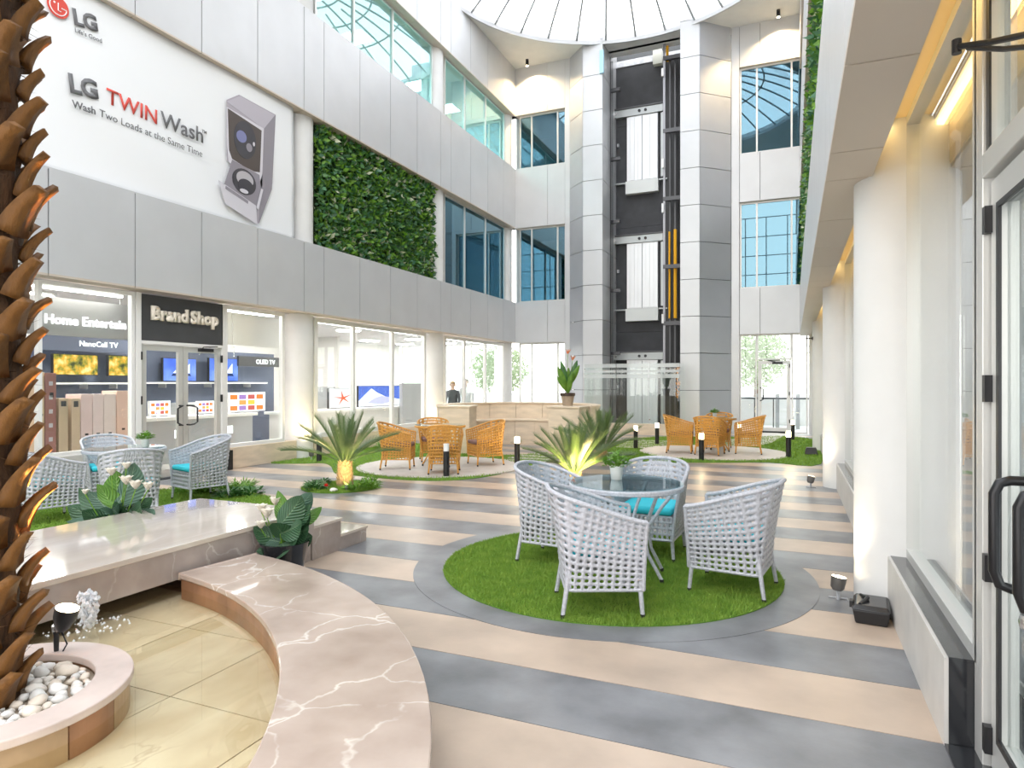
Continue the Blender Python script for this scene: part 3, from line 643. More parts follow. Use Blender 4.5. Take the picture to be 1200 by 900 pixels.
# bubbling jet
jv = MB()
for k in range(240):
    a, h_ = random.uniform(0, 2 * PI), random.random() ** 1.3
    r_ = (.010 + .045 * h_ * (1.25 - h_)) * random.random() ** .5 * 1.9
    c = Vector((r_ * math.cos(a), r_ * math.sin(a), .15 + .19 * h_)); s_ = random.uniform(.006, .014)
    jv.add([c + Vector(d_) * s_ for d_ in ((1, 0, 0), (-1, 0, 0), (0, 1, 0), (0, -1, 0), (0, 0, 1.5), (0, 0, -1.5))], [(0, 2, 4), (2, 1, 4), (1, 3, 4), (3, 0, 4), (2, 0, 5), (1, 2, 5), (3, 1, 5), (0, 3, 5)])
for k in range(70):
    a, r_ = random.uniform(0, 2 * PI), random.uniform(.05, .20); s_ = random.uniform(.004, .011)
    c = Vector((r_ * math.cos(a), r_ * math.sin(a), .152)); jv.add([c + Vector(d_) * s_ for d_ in ((1, 0, 0), (-1, 0, 0), (0, 1, 0), (0, -1, 0), (0, 0, 1), (0, 0, -.4))], [(0, 2, 4), (2, 1, 4), (1, 3, 4), (3, 0, 4), (2, 0, 5), (1, 2, 5), (3, 1, 5), (0, 3, 5)])
jx, jy = G(103, 735, .15)
j = jv.build('water_jet', M('white_foam', (.88, .90, .93), .3, transl=.3), smooth=True, loc=(jx, jy, 0))
tag(j, 'small white bubbling water jet beside the marble platform', 'water jet', kind='stuff')

pf = thing('marble_platform', 'polished cream marble slab bridging the fountain', 'platform')
PX0, PX1 = -4.86, -3.58
MB().box(PX0 - .02, PX1, -2.5, 4.3, .385, .42).build('top_slab', m_slab, pf, bevel=.005)
MB().box(PX0, PX1 - .012, -2.5, 4.29, .20, .385).build('front_face', m_slabside, pf)
MB().box(PX0 + .02, PX1 - .03, 3.3, 4.27, 0, .20).build('foot', m_slabside, pf)
MB().box(PX0 + .0, PX0 + .14, -2.5, 3.3, 0, .20).build('rear_foot', m_slabside, pf)
MB().box(PX0, PX1 - .03, 4.29, 4.66, 0, .255).build('step', m_slabside, pf); MB().box(PX0, PX1 - .02, 4.28, 4.67, .255, .28).build('tread', m_slab, pf, bevel=.003)
MB().box(PX0, PX1 - .03, 4.66, 5.03, 0, .115).build('step', m_slabside, pf); MB().box(PX0, PX1 - .02, 4.655, 5.04, .115, .14).build('tread', m_slab, pf, bevel=.003)

# ------------------------------------------------------------------ palm trunk in a round stone planter
PCc = (-2.88, 1.55)
pl = thing('palm_planter', 'low round stone planter ring standing in the fountain water', 'planter', (*PCc, 0))
m_plr = M('pale_rose_stone', (.62, .52, .47), .45, var=.12, vscale=5)
MB().ring((0, 0), .35, .49, .215, .25, n=64).build('rim', m_plr, pl, bevel=.006)
for k in range(14):
    MB().ring((0, 0), .36, .475, .085, .214, 2 * PI * k / 14 + .006, 2 * PI * (k + 1) / 14 - .006, 6).build('wall_stone', m_poolwall if k % 3 == 0 else M('wet_tan_stone_%d' % k, (.42, .30 - .01 * (k % 3), .17), .35, var=.15, vscale=6), pl)
MB().lathe([(.355, .087), (.355, .205)], 40).build('soil', M('planter_soil', (.35, .29, .22), .9), pl)
tp = thing('palm_tree', 'rough date palm trunk with cut leaf bases in the round planter', 'palm tree', (-2.97, 1.50, .17))
TR = .175
def tcen(z): return (.02 * math.sin(z * .8), .0)
prof = []
n_ = 26; V = []; F = []
for i in range(41):
    z = i * .11; r_ = TR * (1.12 if i == 0 else 1.0)
    for k in range(n_):
        a = 2 * PI * k / n_; rr = r_ + .012 * math.sin(a * 5 + z * 21) + random.uniform(-.008, .008)
        V.append((tcen(z)[0] + rr * math.cos(a), rr * math.sin(a), z))
for i in range(40):
    for k in range(n_): F.append((i * n_ + k, i * n_ + (k + 1) % n_, (i + 1) * n_ + (k + 1) % n_, (i + 1) * n_ + k))
F.append(tuple(range(40 * n_, 41 * n_)))
MB().add(V, F).build('trunk', m_bark, tp, smooth=True)
def stub_mesh(v):
    rs = random.Random(v); b = MB(); prev = None; L = rs.uniform(.12, .165)
    pts = []
    for i in range(6):
        t_ = i / 5; w = .078 * (1 - .5 * t_) ; th = .026 * (1 - .6 * t_) + .004
        c = Vector((.02 + L * (.25 * t_ + .42 * t_ * t_), 0, L * (1.05 * t_ - .10 * t_ * t_)))
        nrm = Vector((-.8, 0, .6)).normalized() if t_ < .5 else Vector((-.62, 0, .78)).normalized()
        pts.append([c + Vector((0, w, 0)) - nrm * th * .2, c + nrm * th, c - Vector((0, w, 0)) - nrm * th * .2, c - nrm * th * 1.1])
    V = [p for r_ in pts for p in r_]; F = [(4 * i + k, 4 * i + (k + 1) % 4, 4 * (i + 1) + (k + 1) % 4, 4 * (i + 1) + k) for i in range(5) for k in range(4)]
    F += [(3, 2, 1, 0), (20, 21, 22, 23)]
    me = b.add(V, F).mesh('leaf_base'); me.materials.append(m_stub); me.shade_smooth(); return me
stubs = [stub_mesh(i) for i in range(5)]
k = 0; z = .02
while z < 3.75:
    a = k * 2.399963 + random.uniform(-.1, .1)
    s_ = random.uniform(.85, 1.1)
    inst('leaf_base', stubs[k % 5], tp, ((TR - .01) * math.cos(a) + tcen(z)[0], (TR - .01) * math.sin(a), z), (random.uniform(-.12, .12), random.uniform(-.1, .15), a), (s_, s_, s_ * 1.05))
    k += 1; z += .019
fb_ = MB()
for k in range(1500):
    a = random.uniform(0, 2 * PI); z = random.uniform(0, 3.7); r0 = TR; r1 = TR + random.uniform(.03, .09); da = random.uniform(-.25, .25); dz = random.uniform(-.05, .09)
    p, q = Vector((r0 * math.cos(a), r0 * math.sin(a), z)), Vector((r1 * math.cos(a + da), r1 * math.sin(a + da), z + dz)); t_ = Vector((0, 0, .0022))
    fb_.add([p - t_, p + t_, q], [(0, 1, 2)])
fb_.build('fibre', m_bark, tp, kind='stuff')
# pebbles
def pebble_mesh(v):
    rs = random.Random(v); bm = bmesh.new(); bmesh.ops.create_icosphere(bm, subdivisions=2, radius=1)
    ph = [rs.uniform(0, 6) for _ in range(6)]
    for q in bm.verts:
        c = q.co; f_ = 1 + .16 * math.sin(2.3 * c.x + ph[0]) * math.sin(2.1 * c.y + ph[1]) + .10 * math.sin(4 * c.z + ph[2] + c.x * 3)
        q.co = Vector((c.x * f_, c.y * f_ * .8, c.z * f_ * .62))
    me = bpy.data.meshes.new('pebble'); bm.to_mesh(me); bm.free(); me.shade_smooth(); return me
pebs = [pebble_mesh(i) for i in range(7)]
m_pebs = [M('white_pebble_%d' % i, c, .5, var=.08, vscale=20) for i, c in enumerate(((.80, .76, .70), (.74, .66, .56), (.70, .69, .66), (.82, .80, .77)))]
placed = []; tries = 0
while len(placed) < 150 and tries < 30000:
    tries += 1
    a, r_ = random.uniform(0, 2 * PI), .335 * math.sqrt(random.random()); s_ = random.choice((.024, .03, .036, .045)) if len(placed) < 60 else random.choice((.016, .020))
    x, y = r_ * math.cos(a), r_ * math.sin(a)
    if r_ + s_ > .345 or math.hypot(x + .09, y + .05) < TR + .03 + s_ * .6: continue
    if any(math.hypot(x - q[0], y - q[1]) < (s_ + q[2]) * .86 for q in placed): continue
    placed.append((x, y, s_))
    o = inst('pebble', pebs[len(placed) % 7], None, (PCc[0] + x, PCc[1] + y, .205 + s_ * .50), (random.uniform(-.4, .4), random.uniform(-.4, .4), random.uniform(0, 6)), (s_, s_, s_), m_pebs[len(placed) % 4])
    tag(o, 'white pebble lying at the foot of the palm trunk', 'pebble', 'white pebbles in the round planter')
# garden spotlight on its spike
lx, ly = G(66, 768, .23); 
sl = thing('garden_spotlight', 'lit black garden spotlight on a spike among white pebbles', 'spotlight', (lx, ly, .19))
MB().tube([(0, 0, -.0), (0, 0, .15)], [.008, .013], 8).build('spike', m_black, sl)
MB().lathe([(.018, .15), (.02, .175), (.015, .18)], 12).build('swivel', m_chrome, sl)
hd = Vector((CT, ST, 0)); ax = (hd * .28 + Vector((0, 0, 1))).normalized()
hc = Vector((0, 0, .18)) + hd * .03
def axis_lathe(prof, ax, base, n=20):
    u = ax.cross(Vector((0, 1, 0))).normalized(); v = ax.cross(u); b = MB(); m_ = len(prof)
    V = [base + ax * z + (u * math.cos(2 * PI * k / n) + v * math.sin(2 * PI * k / n)) * r_ for r_, z in prof for k in range(n)]
    F = [(i * n + k, i * n + (k + 1) % n, (i + 1) * n + (k + 1) % n, (i + 1) * n + k) for i in range(m_ - 1) for k in range(n)] + [tuple(range(n - 1, -1, -1)), tuple(range((m_ - 1) * n, m_ * n))]
    return b.add(V, F)
axis_lathe([(.012, -.035), (.03, -.015), (.046, .03), (.05, .075)], ax, hc).build('lamp_head', m_black, sl, smooth=True)
axis_lathe([(.046, .068), (.046, .0775)], ax, hc).build('lens', e_lamps, sl)
MB().tube([hc + ax * -.03, hc + Vector((.012, .01, -.09)), Vector((.03, .01, .06)), Vector((.012, .0, .0))], .0035, 6).build('cable', m_black, sl)
MB().tube([(.0, .06, 0), (.0, .06, .03)], .008, 8).build('nozzle', m_greyin, sl)
spot('lamp_beam', hc + ax * .085, Vector((.03, -.22, 1.5)), 750, (1, .50, .13), 1.25, sl, rad=.03)

# ------------------------------------------------------------------ turf
def in_poly(P, poly):
    poly = np.array(poly); x, y = P[:, 0], P[:, 1]; c = np.zeros(len(P), bool); j = len(poly) - 1
    for i in range(len(poly)):
        xi, yi = poly[i]; xj, yj = poly[j]
        m_ = ((yi > y) != (yj > y)) & (x < (xj - xi) * (y - yi) / (yj - yi + 1e-12) + xi); c ^= m_; j = i
    return c
def turf(poly, count, hgt, wid, label, base_z=.008, skip=()):
    poly = ccw(poly); P = np.array(poly); mn, mx = P.min(0), P.max(0)
    pts = RNG.uniform(mn, mx, (int(count * 1.8), 2)); pts = pts[in_poly(pts, poly)]
    for c, r_ in skip: pts = pts[np.hypot(pts[:, 0] - c[0], pts[:, 1] - c[1]) > r_]
    pts = pts[:count]; n = len(pts)
    a = RNG.uniform(0, 2 * PI, n); h_ = hgt * RNG.uniform(.6, 1.25, n); lean = RNG.normal(0, .45, (n, 2)) * h_[:, None]
    w = wid * RNG.uniform(.7, 1.3, n); d = np.c_[np.cos(a), np.sin(a)] * w[:, None]
    V = np.zeros((n, 3, 3)); V[:, 0, :2] = pts - d; V[:, 1, :2] = pts + d; V[:, 2, :2] = pts + lean; V[:, :2, 2] = base_z; V[:, 2, 2] = base_z + h_
    F = np.arange(3 * n).reshape(n, 3)
    root = tag(empty('turf'), label, 'turf', kind='stuff')
    MB().prism(poly, .0005, base_z).build('turf_base', m_turfb, root)
    b = inst('grass_blades', npmesh('grass_blades', V.reshape(-1, 3), F, m_turf), root); b['kind'] = 'stuff'
    return root
turf(circle(TURF_C, TURF_R, 72), 130000, .022, .0028, 'round patch of green turf under the silver chairs in front')
PAD1, PAD1R = (-5.62, 9.98), 1.42
PAD2, PAD2R = (-1.52, 14.25), 1.5
LB = [(318, 542), (350, 543.5), (378, 543), (388, 547), (393, 555), (412, 557), (440, 560), (480, 563), (520, 563.5), (555, 561), (585, 556), (604, 551), (628, 545), (655, 539), (690, 536.5), (720, 538), (750, 540.5), (790, 542), (840, 542.5), (900, 542), (962, 544)]
front = [G(*p) for p in LB]
back = [(.55, 18.2), (-.35, 19.2), (-1.0, 18.6), (-2.2, 18.3), (-3.4, 17.6), (-3.9, 16.2), (-4.0, 14.9), (-4.9, 12.4), (-5.6, 12.0), (-6.6, 12.3), (-7.4, 13.2), (-8.68, 13.4), (-8.68, 11.0)]
lawn = smooth_poly(front + back, 4)
turf(lawn, 60000, .03, .007, 'winding lawn around both orange chair terraces', skip=((PAD1, PAD1R - .05), (PAD2, PAD2R - .05)))
turf(circle((-6.85, 4.75), 1.85, 64), 45000, .028, .005, 'round lawn under the silver chairs by the shop doors')
BED1 = (-5.78, 7.45)
turf(circle(BED1, .52, 48), 9000, .03, .004, 'small round bed of turf at the lit cycad')
BED2 = (-3.05, 9.55)
for c, r_, lab in ((PAD1, PAD1R, 'round pale stone terrace under the orange chairs on the left'), (PAD2, PAD2R, 'round pale stone terrace under the orange chairs by the far door')):
    o = MB().prism(circle((0, 0), r_, 80), .0, .018).build('stone_terrace', m_pad, loc=(*c, .0)); tag(o, lab, 'terrace')
o = MB().prism(ccw(smooth_poly([(-1.3, 15.6), (-.55, 16.6), (-.3, 18.6), (-.1, 20.15), (-1.3, 20.15), (-1.25, 18), (-2.2, 16.9)], 4)), 0, .016).build('stone_path', m_pad); tag(o, 'pale stone path leading to the far glass door', 'path', kind='structure')
for k in range(6):
    o = MB().box(-.75, .75, -.11, .11, 0, .016).build('paver', m_pad, loc=(-4.35 + .06 * k, 11.25 + .40 * k, 0)); tag(o, ORD[k] + ' long pale paver before the stone bench, counted from the front', 'paver', 'stepping pavers before the stone bench')
for k in range(5):
    o = MB().box(-.55, .55, -.12, .12, 0, .016).build('paver', m_pad, loc=(-3.1 - .03 * k, 14.6 + .45 * k, 0)); tag(o, ORD[k] + ' long pale paver before the lift, counted from the front', 'paver', 'stepping pavers before the lift')

# ------------------------------------------------------------------ wicker chairs
def rr_path(n1, n2, n3, w, yf, yb, r):     # U path, front right -> back -> front left, two samples per cell
    P = []
    for i in range(2 * n1): P.append((w, yf + (yb + r - yf) * i / (2 * n1)))
    for i in range(2 * n2): a = PI / 2 * i / (2 * n2); P.append((w - r + r * math.cos(a), yb + r - r * math.sin(a)))
    for i in range(2 * n3): P.append(((w - r) * (1 - 2 * i / (2 * n3)), yb))
    for i in range(2 * n2): a = PI / 2 * i / (2 * n2); P.append((-(w - r) - r * math.sin(a), yb + r - r * math.cos(a)))
    for i in range(2 * n1 + 1): P.append((-w, yb + r + (yf - yb - r) * i / (2 * n1)))
    return P
N1, N2, N3, NRW = 9, 3, 8, 13
PBm = rr_path(N1, N2, N3, .228, .24, -.235, .05); PTm = rr_path(N1, N2, N3, .285, .25, -.335, .22)
NU = len(PBm)
ARC = [0.0]
for i in range(1, NU): ARC.append(ARC[-1] + math.dist(PTm[i], PTm[i - 1]))
def ztop(i):
    h_ = ARC[-1] / 2; u = 1 - abs(ARC[i] - h_) / h_       # 0 at the arm fronts, 1 at mid back
    return .595 + .180 * math.sin(PI / 2 * u) ** 1.35
Z0c = .17
def shell(i, v):                             # i = half-cell column, v = 0..1
    b, t_ = PBm[i], PTm[i]; f_ = v ** 1.45
    return Vector((b[0] + (t_[0] - b[0]) * f_, b[1] + (t_[1] - b[1]) * f_, Z0c + (ztop(i) - Z0c) * v))
def weave(mb, fn, nu, nv, hole):              # fn(i2, j2) on a half-cell grid -> point, octagonal hole in each cell
    idx = {}; V = []
    def gp(i, j):
        if (i, j) not in idx: idx[(i, j)] = len(V); V.append(fn(i, j))
        return idx[(i, j)]
    F = []
    for i in range(nu):
        for j in range(nv):
            B = [gp(2 * i, 2 * j), gp(2 * i + 1, 2 * j), gp(2 * i + 2, 2 * j), gp(2 * i + 2, 2 * j + 1), gp(2 * i + 2, 2 * j + 2), gp(2 * i + 1, 2 * j + 2), gp(2 * i, 2 * j + 2), gp(2 * i, 2 * j + 1)]
            c = V[gp(2 * i + 1, 2 * j + 1)] if (2 * i + 1, 2 * j + 1) in idx else fn(2 * i + 1, 2 * j + 1)
            h_ = hole(i, j); O = []
            for q, b in enumerate(B):
                s_ = h_ * (.72 if q % 2 == 0 else 1.0); O.append(len(V)); V.append(c + (V[b] - c) * s_)
            for q in range(8): F.append((B[q], B[(q + 1) % 8], O[(q + 1) % 8], O[q]))
    return mb.add(V, F)
def relief(p, i, j, cx=0, cy=-.03):
    n = Vector((p.x - cx, p.y - cy, 0)); n = n.normalized() if n.length > 1e-4 else Vector((0, 1, 0))
    k = .0045 if (i % 2 == 0 and j % 2 == 0) else (-.003 if (i % 2 == 1 and j % 2 == 1) else (.002 if (i // 2 + j // 2) % 2 == 0 else -.002))
    return p + n * k
def solid(name, mb, th, mat):
    o = mb.build(name, mat, smooth=True); m_ = o.modifiers.new('s', 'SOLIDIFY'); m_.thickness = th; m_.offset = 0
    bpy.context.view_layer.update()
    me = bpy.data.meshes.new_from_object(o.evaluated_get(bpy.context.evaluated_depsgraph_get())); me.name = name
    bpy.data.objects.remove(o); return me
shell_me = solid('woven_shell', weave(MB(), lambda i, j: relief(shell(i, j / (2 * NRW)), i, j), (NU - 1) // 2, NRW, lambda i, j: .60 if j < 4 else (.50 if j < 6 else (.34 if j < 12 else .58))), .009, m_wick)
shell_open_me = solid('woven_shell', weave(MB(), lambda i, j: relief(shell(i, j / 22), i, j), (NU - 1) // 2, 11, lambda i, j: .72 if j < 4 else (.60 if j < 10 else .68)), .009, m_wicko)
apron_me = solid('woven_apron', weave(MB(), lambda i, j: Vector((-.225 + .45 * i / 22, .232 + (.003 if (i + j) % 2 else 0), Z0c + .19 * j / 8)), 11, 4, lambda i, j: .66), .009, m_wick)
def chair_proto(name, mw, mc, sme):
    t = empty(name)
    inst('woven_shell', sme, t, mat=mw); inst('woven_apron', apron_me, t, mat=mw)
    MB().tube([shell(i, 1) for i in range(NU)], .015, 8).build('top_rim', mw, t, smooth=True)
    MB().tube([shell(i, .0) for i in range(NU)] + [shell(0, 0)], .011, 6).build('bottom_band', mw, t, smooth=True)
    for s_ in (0, NU - 1): MB().tube([shell(s_, v / 8) for v in range(9)], .013, 8).build('front_post', mw, t, smooth=True)
    MB().box(-.215, .215, -.215, .235, .345, .365).build('seat', mw, t)
    c = MB().box(-.222, .222, -.215, .25, .366, .43).build('cushion', mc, t, smooth=True, bevel=.026, seg=3)
    for sx in (-1, 1):
        for sy in (-1, 1):
            top = Vector((sx * .205, sy * .205 + (.005 if sy > 0 else 0), .345)); bt = Vector((sx * .232, sy * .222 + (-.035 if sy < 0 else .012), .018))
            l = MB().tube([top, top.lerp(bt, .5), bt], [.0165, .0155, .0135], 10).build('leg', mw, t, smooth=True)
            MB().tube([bt - Vector((0, 0, .018)), bt + Vector((0, 0, .006))], .0145, 10).build('foot_cap', m_black, l)
    return t
def table_proto(name, mw, r_=.42, zt=.70):
    t = empty(name)
    MB().lathe([(r_ - .012, zt - .004), (r_ - .004, zt), (r_ - .006, zt + .004)], 56).build('glass_top', GLASS('table_glass_' + name, (.80, .90, .92), gain=.8), t)
    MB().ring((0, 0), r_ - .03, r_ + .004, zt - .042, zt - .006, n=56).build('woven_rim', mw, t, smooth=True, bevel=.008)
    for k in range(6):
        a = 2 * PI * k / 6 + .3
        pts = [(rad * math.cos(a + tw), rad * math.sin(a + tw), z) for rad, z, tw in ((r_ - .035, zt - .03, 0), (.27, .52, .1), (.17, .36, .2), (.20, .2, .3), (.30, .03, .4))]
        l = MB().tube(pts, .013, 8).build('leg', mw, t, smooth=True)
        e_ = Vector(pts[-1]); MB().tube([e_ - Vector((0, 0, .03)), e_ + Vector((0, 0, .006))], .015, 8).build('foot_cap', m_black, l)
    MB().ring((0, 0), .155, .175, .345, .37, n=32).build('waist_ring', mw, t)
    return t
P_silver = chair_proto('wicker_armchair', m_wick, m_tq, shell_me); P_orange = chair_proto('wicker_armchair', m_wicko, m_brown, shell_open_me)
T_silver = table_proto('round_table', m_wick); T_orange = table_proto('round_table', m_wicko, .44, .71)
used = set()
def place(proto, x, y, face, label, cat, group, z=0.0):     # face: heading of the chair front, degrees from +X
    o = proto if id(proto) not in used else copy_tree(proto); used.add(id(proto))
    o.location = (x, y, z); o.rotation_euler = (0, 0, math.radians(face - 90)); tag(o, label, cat, group); return o
TZ = .009
g1 = 'silver wicker chairs on the front turf circle'
place(P_silver, -1.15, 4.13, 24, 'silver wicker armchair seen from the side, in front of the glass table', 'chair', g1, TZ)
place(P_silver, -1.76, 5.08, -6, 'silver wicker armchair left of the glass table, half behind another chair', 'chair', g1, TZ)
place(P_silver, -.39, 4.86, 172, 'silver wicker armchair standing alone right of the glass table', 'chair', g1, TZ)
place(P_silver, -1.10, 5.60, -92, 'silver wicker armchair behind the glass table facing the viewer', 'chair', g1, TZ)
place(T_silver, -1.14, 4.84, 90, 'round glass table with woven silver rim on the front turf circle', 'table', 'round wicker tables', TZ)
g2 = 'silver wicker chairs by the shop doors'
LC = (-7.02, 5.16)
for (dx, dy2, lab) in ((.22, .84, 'silver wicker armchair nearest the glass shop doors, side view'), (.66, -.42, 'silver wicker armchair with its back to the marble platform'), (-.17, -.74, 'silver wicker armchair beside the rough palm trunk'), (-.86, .42, 'silver wicker armchair in front of the carton window')):
    place(P_silver, LC[0] + dx, LC[1] + dy2, math.degrees(math.atan2(-dy2, -dx)), lab, 'chair', g2, TZ)
place(T_silver, *LC, 60, 'round glass table with woven silver rim near the shop doors', 'table', 'round wicker tables', TZ)
g3 = 'orange wicker chairs on the left terrace'
PZ = .018
place(P_orange, -5.13, 9.25, 115, 'orange wicker armchair with its back to the viewer behind the dark bollard', 'chair', g3, PZ)
place(P_orange, -6.10, 9.40, 23, 'orange wicker armchair beside the lit cycad, side view', 'chair', g3, PZ)
place(P_orange, -4.98, 10.45, 228, 'orange wicker armchair on the bench side of the left terrace', 'chair', g3, PZ)
place(P_orange, -6.12, 10.62, -55, 'orange wicker armchair at the back of the left terrace', 'chair', g3, PZ)
place(T_orange, -5.62, 9.98, 20, 'round glass table with orange woven base on the left terrace', 'table', 'round wicker tables', PZ)
g4 = 'orange wicker chairs on the far terrace'
place(P_orange, -2.13, 13.85, 5, 'orange wicker armchair nearest the lift on the far terrace, side view', 'chair', g4, PZ)
place(P_orange, -1.52, 13.72, 82, 'orange wicker armchair with its back to the viewer on the far terrace', 'chair', g4, PZ)
place(P_orange, -.83, 14.22, 184, 'orange wicker armchair before the far glass door, side view', 'chair', g4, PZ)
place(P_orange, -1.48, 15.05, -90, 'orange wicker armchair at the back of the far terrace', 'chair', g4, PZ)
place(T_orange, -1.50, 14.38, 40, 'round glass table with orange woven base on the far terrace', 'table', 'round wicker tables', PZ)

# ------------------------------------------------------------------ plants
R_ = Vector((CT, ST, 0)); Fd = Vector((-ST, CT, 0))
def leaf_quad(mb, base, tip, side, droop=0.0, fold=.15, n=4):     # a leaf blade of n sections
    base, tip, side = Vector(base), Vector(tip), Vector(side); ax = tip - base; up = ax.cross(side).normalized()
    V = []
    for i in range(n + 1):
        t_ = i / n; w = math.sin(PI * min(.97, t_ * .92 + .06)) ** .8; c = base + ax * t_ + Vector((0, 0, -droop * t_ * t_))
        V += [c - side * w + up * fold * w * side.length, c, c + side * w + up * fold * w * side.length]
    F = []
    for i in range(n):
        a = 3 * i; F += [(a, a + 1, a + 4, a + 3), (a + 1, a + 2, a + 5, a + 4)]
    return mb.add(V, F)
def broad_leaf(mat, parent, base, tip, side, droop, fold, seed, n=12, m=6):
    rs = random.Random(seed); ax = tip - base; up = ax.cross(side).normalized(); V = []; UV = []; ph = rs.uniform(0, 6); tw = rs.uniform(-.35, .35)
    for i in range(n + 1):
        t_ = i / n; w = (math.sin(PI * min(1, (t_ * .97 + .03)) ** .72) ** .75) if t_ < 1 else .02
        c = base + ax * t_ + up * (.10 * ax.length * math.sin(PI * t_)) + Vector((0, 0, -droop * t_ * t_))
        for k in range(-m // 2, m // 2 + 1):
            u = 2 * k / m; wave = .05 * math.sin(9 * t_ + ph + (2 if u > 0 else 0)) * u * u
            V.append(c + side * (w * u) + up * side.length * w * (fold * abs(u) ** 1.5 * 1.6 + wave + tw * t_ * u)); UV.append((u, t_, 0))
    q = m + 1; F = [(i * q + k, i * q + k + 1, (i + 1) * q + k + 1, (i + 1) * q + k) for i in range(n) for k in range(m)]
    o = MB().add(V, F).build('leaf', mat, parent, smooth=True); at = o.data.attributes.new('leaf_uv', 'FLOAT_VECTOR', 'POINT')
    for k, uv in enumerate(UV): at.data[k].vector = uv
    return o
def clump(name, n, rad, hgt, ll, lw, mat, seed, up=.8):
    rs = random.Random(seed); mb = MB()
    for k in range(n):
        a = rs.uniform(0, 2 * PI); r_ = rad * math.sqrt(rs.random()); el = rs.uniform(.15, 1.3) * up
        c = Vector((r_ * math.cos(a), r_ * math.sin(a), hgt * rs.random() * (1 - .6 * r_ / rad)))
        b = a + rs.uniform(-1, 1); d = Vector((math.cos(b) * math.cos(el), math.sin(b) * math.cos(el), math.sin(el))); L = ll * rs.uniform(.6, 1.2)
        sd = Vector((-math.sin(b), math.cos(b), rs.uniform(-.4, .4))).normalized() * lw * rs.uniform(.7, 1.2)
        leaf_quad(mb, c, c + d * L, sd, droop=L * .25, n=2)
    me = mb.mesh(name); me.materials.append(mat); me.shade_smooth(); return me
# small potted plants on the tables
pot_me = MB().lathe([(.036, 0), (.046, .085), (.05, .09), (.047, .09), (.043, .083), (.02, .08)], 24).mesh('pot'); pot_me.shade_smooth()
fol_me = clump('foliage', 170, .075, .10, .05, .013, m_leafl, 3)
for (x, y, z, s_, lab) in ((-1.235, 4.93, .714, 1.15, 'small leafy plant in a white pot on the front glass table'), (LC[0] + .12, LC[1] + .16, .714, 1.0, 'small leafy plant in a white pot on the table by the shop doors'), (-1.5, 14.42, .734, 1.0, 'small leafy plant in a white pot on the far orange table')):
    t = thing('potted_plant', lab, 'potted plant', (x, y, z)); t.scale = (s_, s_, s_)
    inst('pot', pot_me, t, mat=m_white); f_ = inst('foliage', fol_me, t, (0, 0, .085)); f_['kind'] = 'stuff'
# cycads: every frond an object of its own
def frond_mesh(seed, L, curve):
    rs = random.Random(seed); mb = MB(); pts = []
    for i in range(13):
        t_ = i / 12; a = math.radians(78) - curve * t_ ** 1.5
        pts.append(Vector((0, 0, 0)) if i == 0 else pts[-1] + Vector((math.cos(a), 0, math.sin(a))) * L / 12)
    mb.tube(pts, [.012 * (1 - .8 * i / 12) + .001 for i in range(13)], 5)
    n = 38
    for k in range(n):
        t_ = .16 + .82 * k / n; f_ = t_ * 12; i = min(11, int(f_)); p = pts[i].lerp(pts[i + 1], f_ - i); tg = (pts[i + 1] - pts[i]).normalized(); nr = Vector((-tg.z, 0, tg.x))
        ll = L * .24 * math.sin(PI * min(1, (t_ - .05) * .98)) ** .6 + .02
        for s_ in (-1, 1):
            d = (tg * .95 + Vector((0, s_, 0)) * .50 + nr * .30).normalized(); q = p + d * ll; w = tg * .0105
            mb.add([p - w, p + w, q], [(0, 1, 2)]); 
    me = mb.mesh('frond'); me.materials.append(m_cyc); return me
def cycad(loc, L, trunk_h, trunk_r, nf, seed, label, tilt0=.15, tilt1=1.05, z=0):
    t = thing('cycad', label, 'cycad', (*loc, z), group='cycad palms in the courtyard'); rs = random.Random(seed)
    tb = MB().lathe([(trunk_r * 1.12, 0), (trunk_r, trunk_h * .3), (trunk_r * .92, trunk_h * .7), (trunk_r * .6, trunk_h)], 16).build('trunk', m_cyctr, t, smooth=True)
    sm = MB()
    for k in range(int(trunk_h * 300)):
        a = k * 2.4; zz = trunk_h * (k / (trunk_h * 300)); r_ = trunk_r * 1.02 * (1 - .25 * zz / trunk_h)
        c = Vector((r_ * math.cos(a), r_ * math.sin(a), zz)); o_ = Vector((math.cos(a), math.sin(a), 0)); s2 = Vector((-math.sin(a), math.cos(a), 0))
        sm.add([c - s2 * .024, c + s2 * .024, c + o_ * .034 + Vector((0, 0, .04)), c - Vector((0, 0, .02)) + o_ * .016], [(0, 1, 2), (0, 3, 1), (3, 2, 1), (0, 2, 3)])
    sm.build('scale_leaves', m_cyctr, tb, kind='stuff')
    fr = [frond_mesh(seed * 10 + i, L, c) for i, c in enumerate((.12, .25, .5))]
    for k in range(nf):
        f_ = (k + .5) / nf; a = k * 2.399963 + rs.uniform(-.15, .15); s_ = rs.uniform(.85, 1.05) * (.76 + .24 * f_)
        tilt = tilt0 + (tilt1 - tilt0) * f_ + rs.uniform(-.06, .06)
        e_ = Matrix.Rotation(a, 4, 'Z') @ Matrix.Rotation(tilt - math.radians(12), 4, 'Y')
        inst('frond', fr[min(2, int(f_ * 3))], t, (trunk_r * .5 * math.cos(a), trunk_r * .5 * math.sin(a), trunk_h * .97), e_.to_euler(), (s_, s_, s_))
    return t
C1 = (-5.74, 7.50)
cycad(C1, .88, .36, .095, 22, 1, 'brightly lit cycad with short trunk in a small round bed', .08, 1.18, TZ)
cycad(BED2, .94, .10, .11, 30, 2, 'low spreading cycad glowing yellow behind the front chairs', .05, 1.10)
cycad((-3.35, 12.15), 1.0, .16, .12, 28, 3, 'darker cycad standing behind the glowing cycad', .05, 1.05)
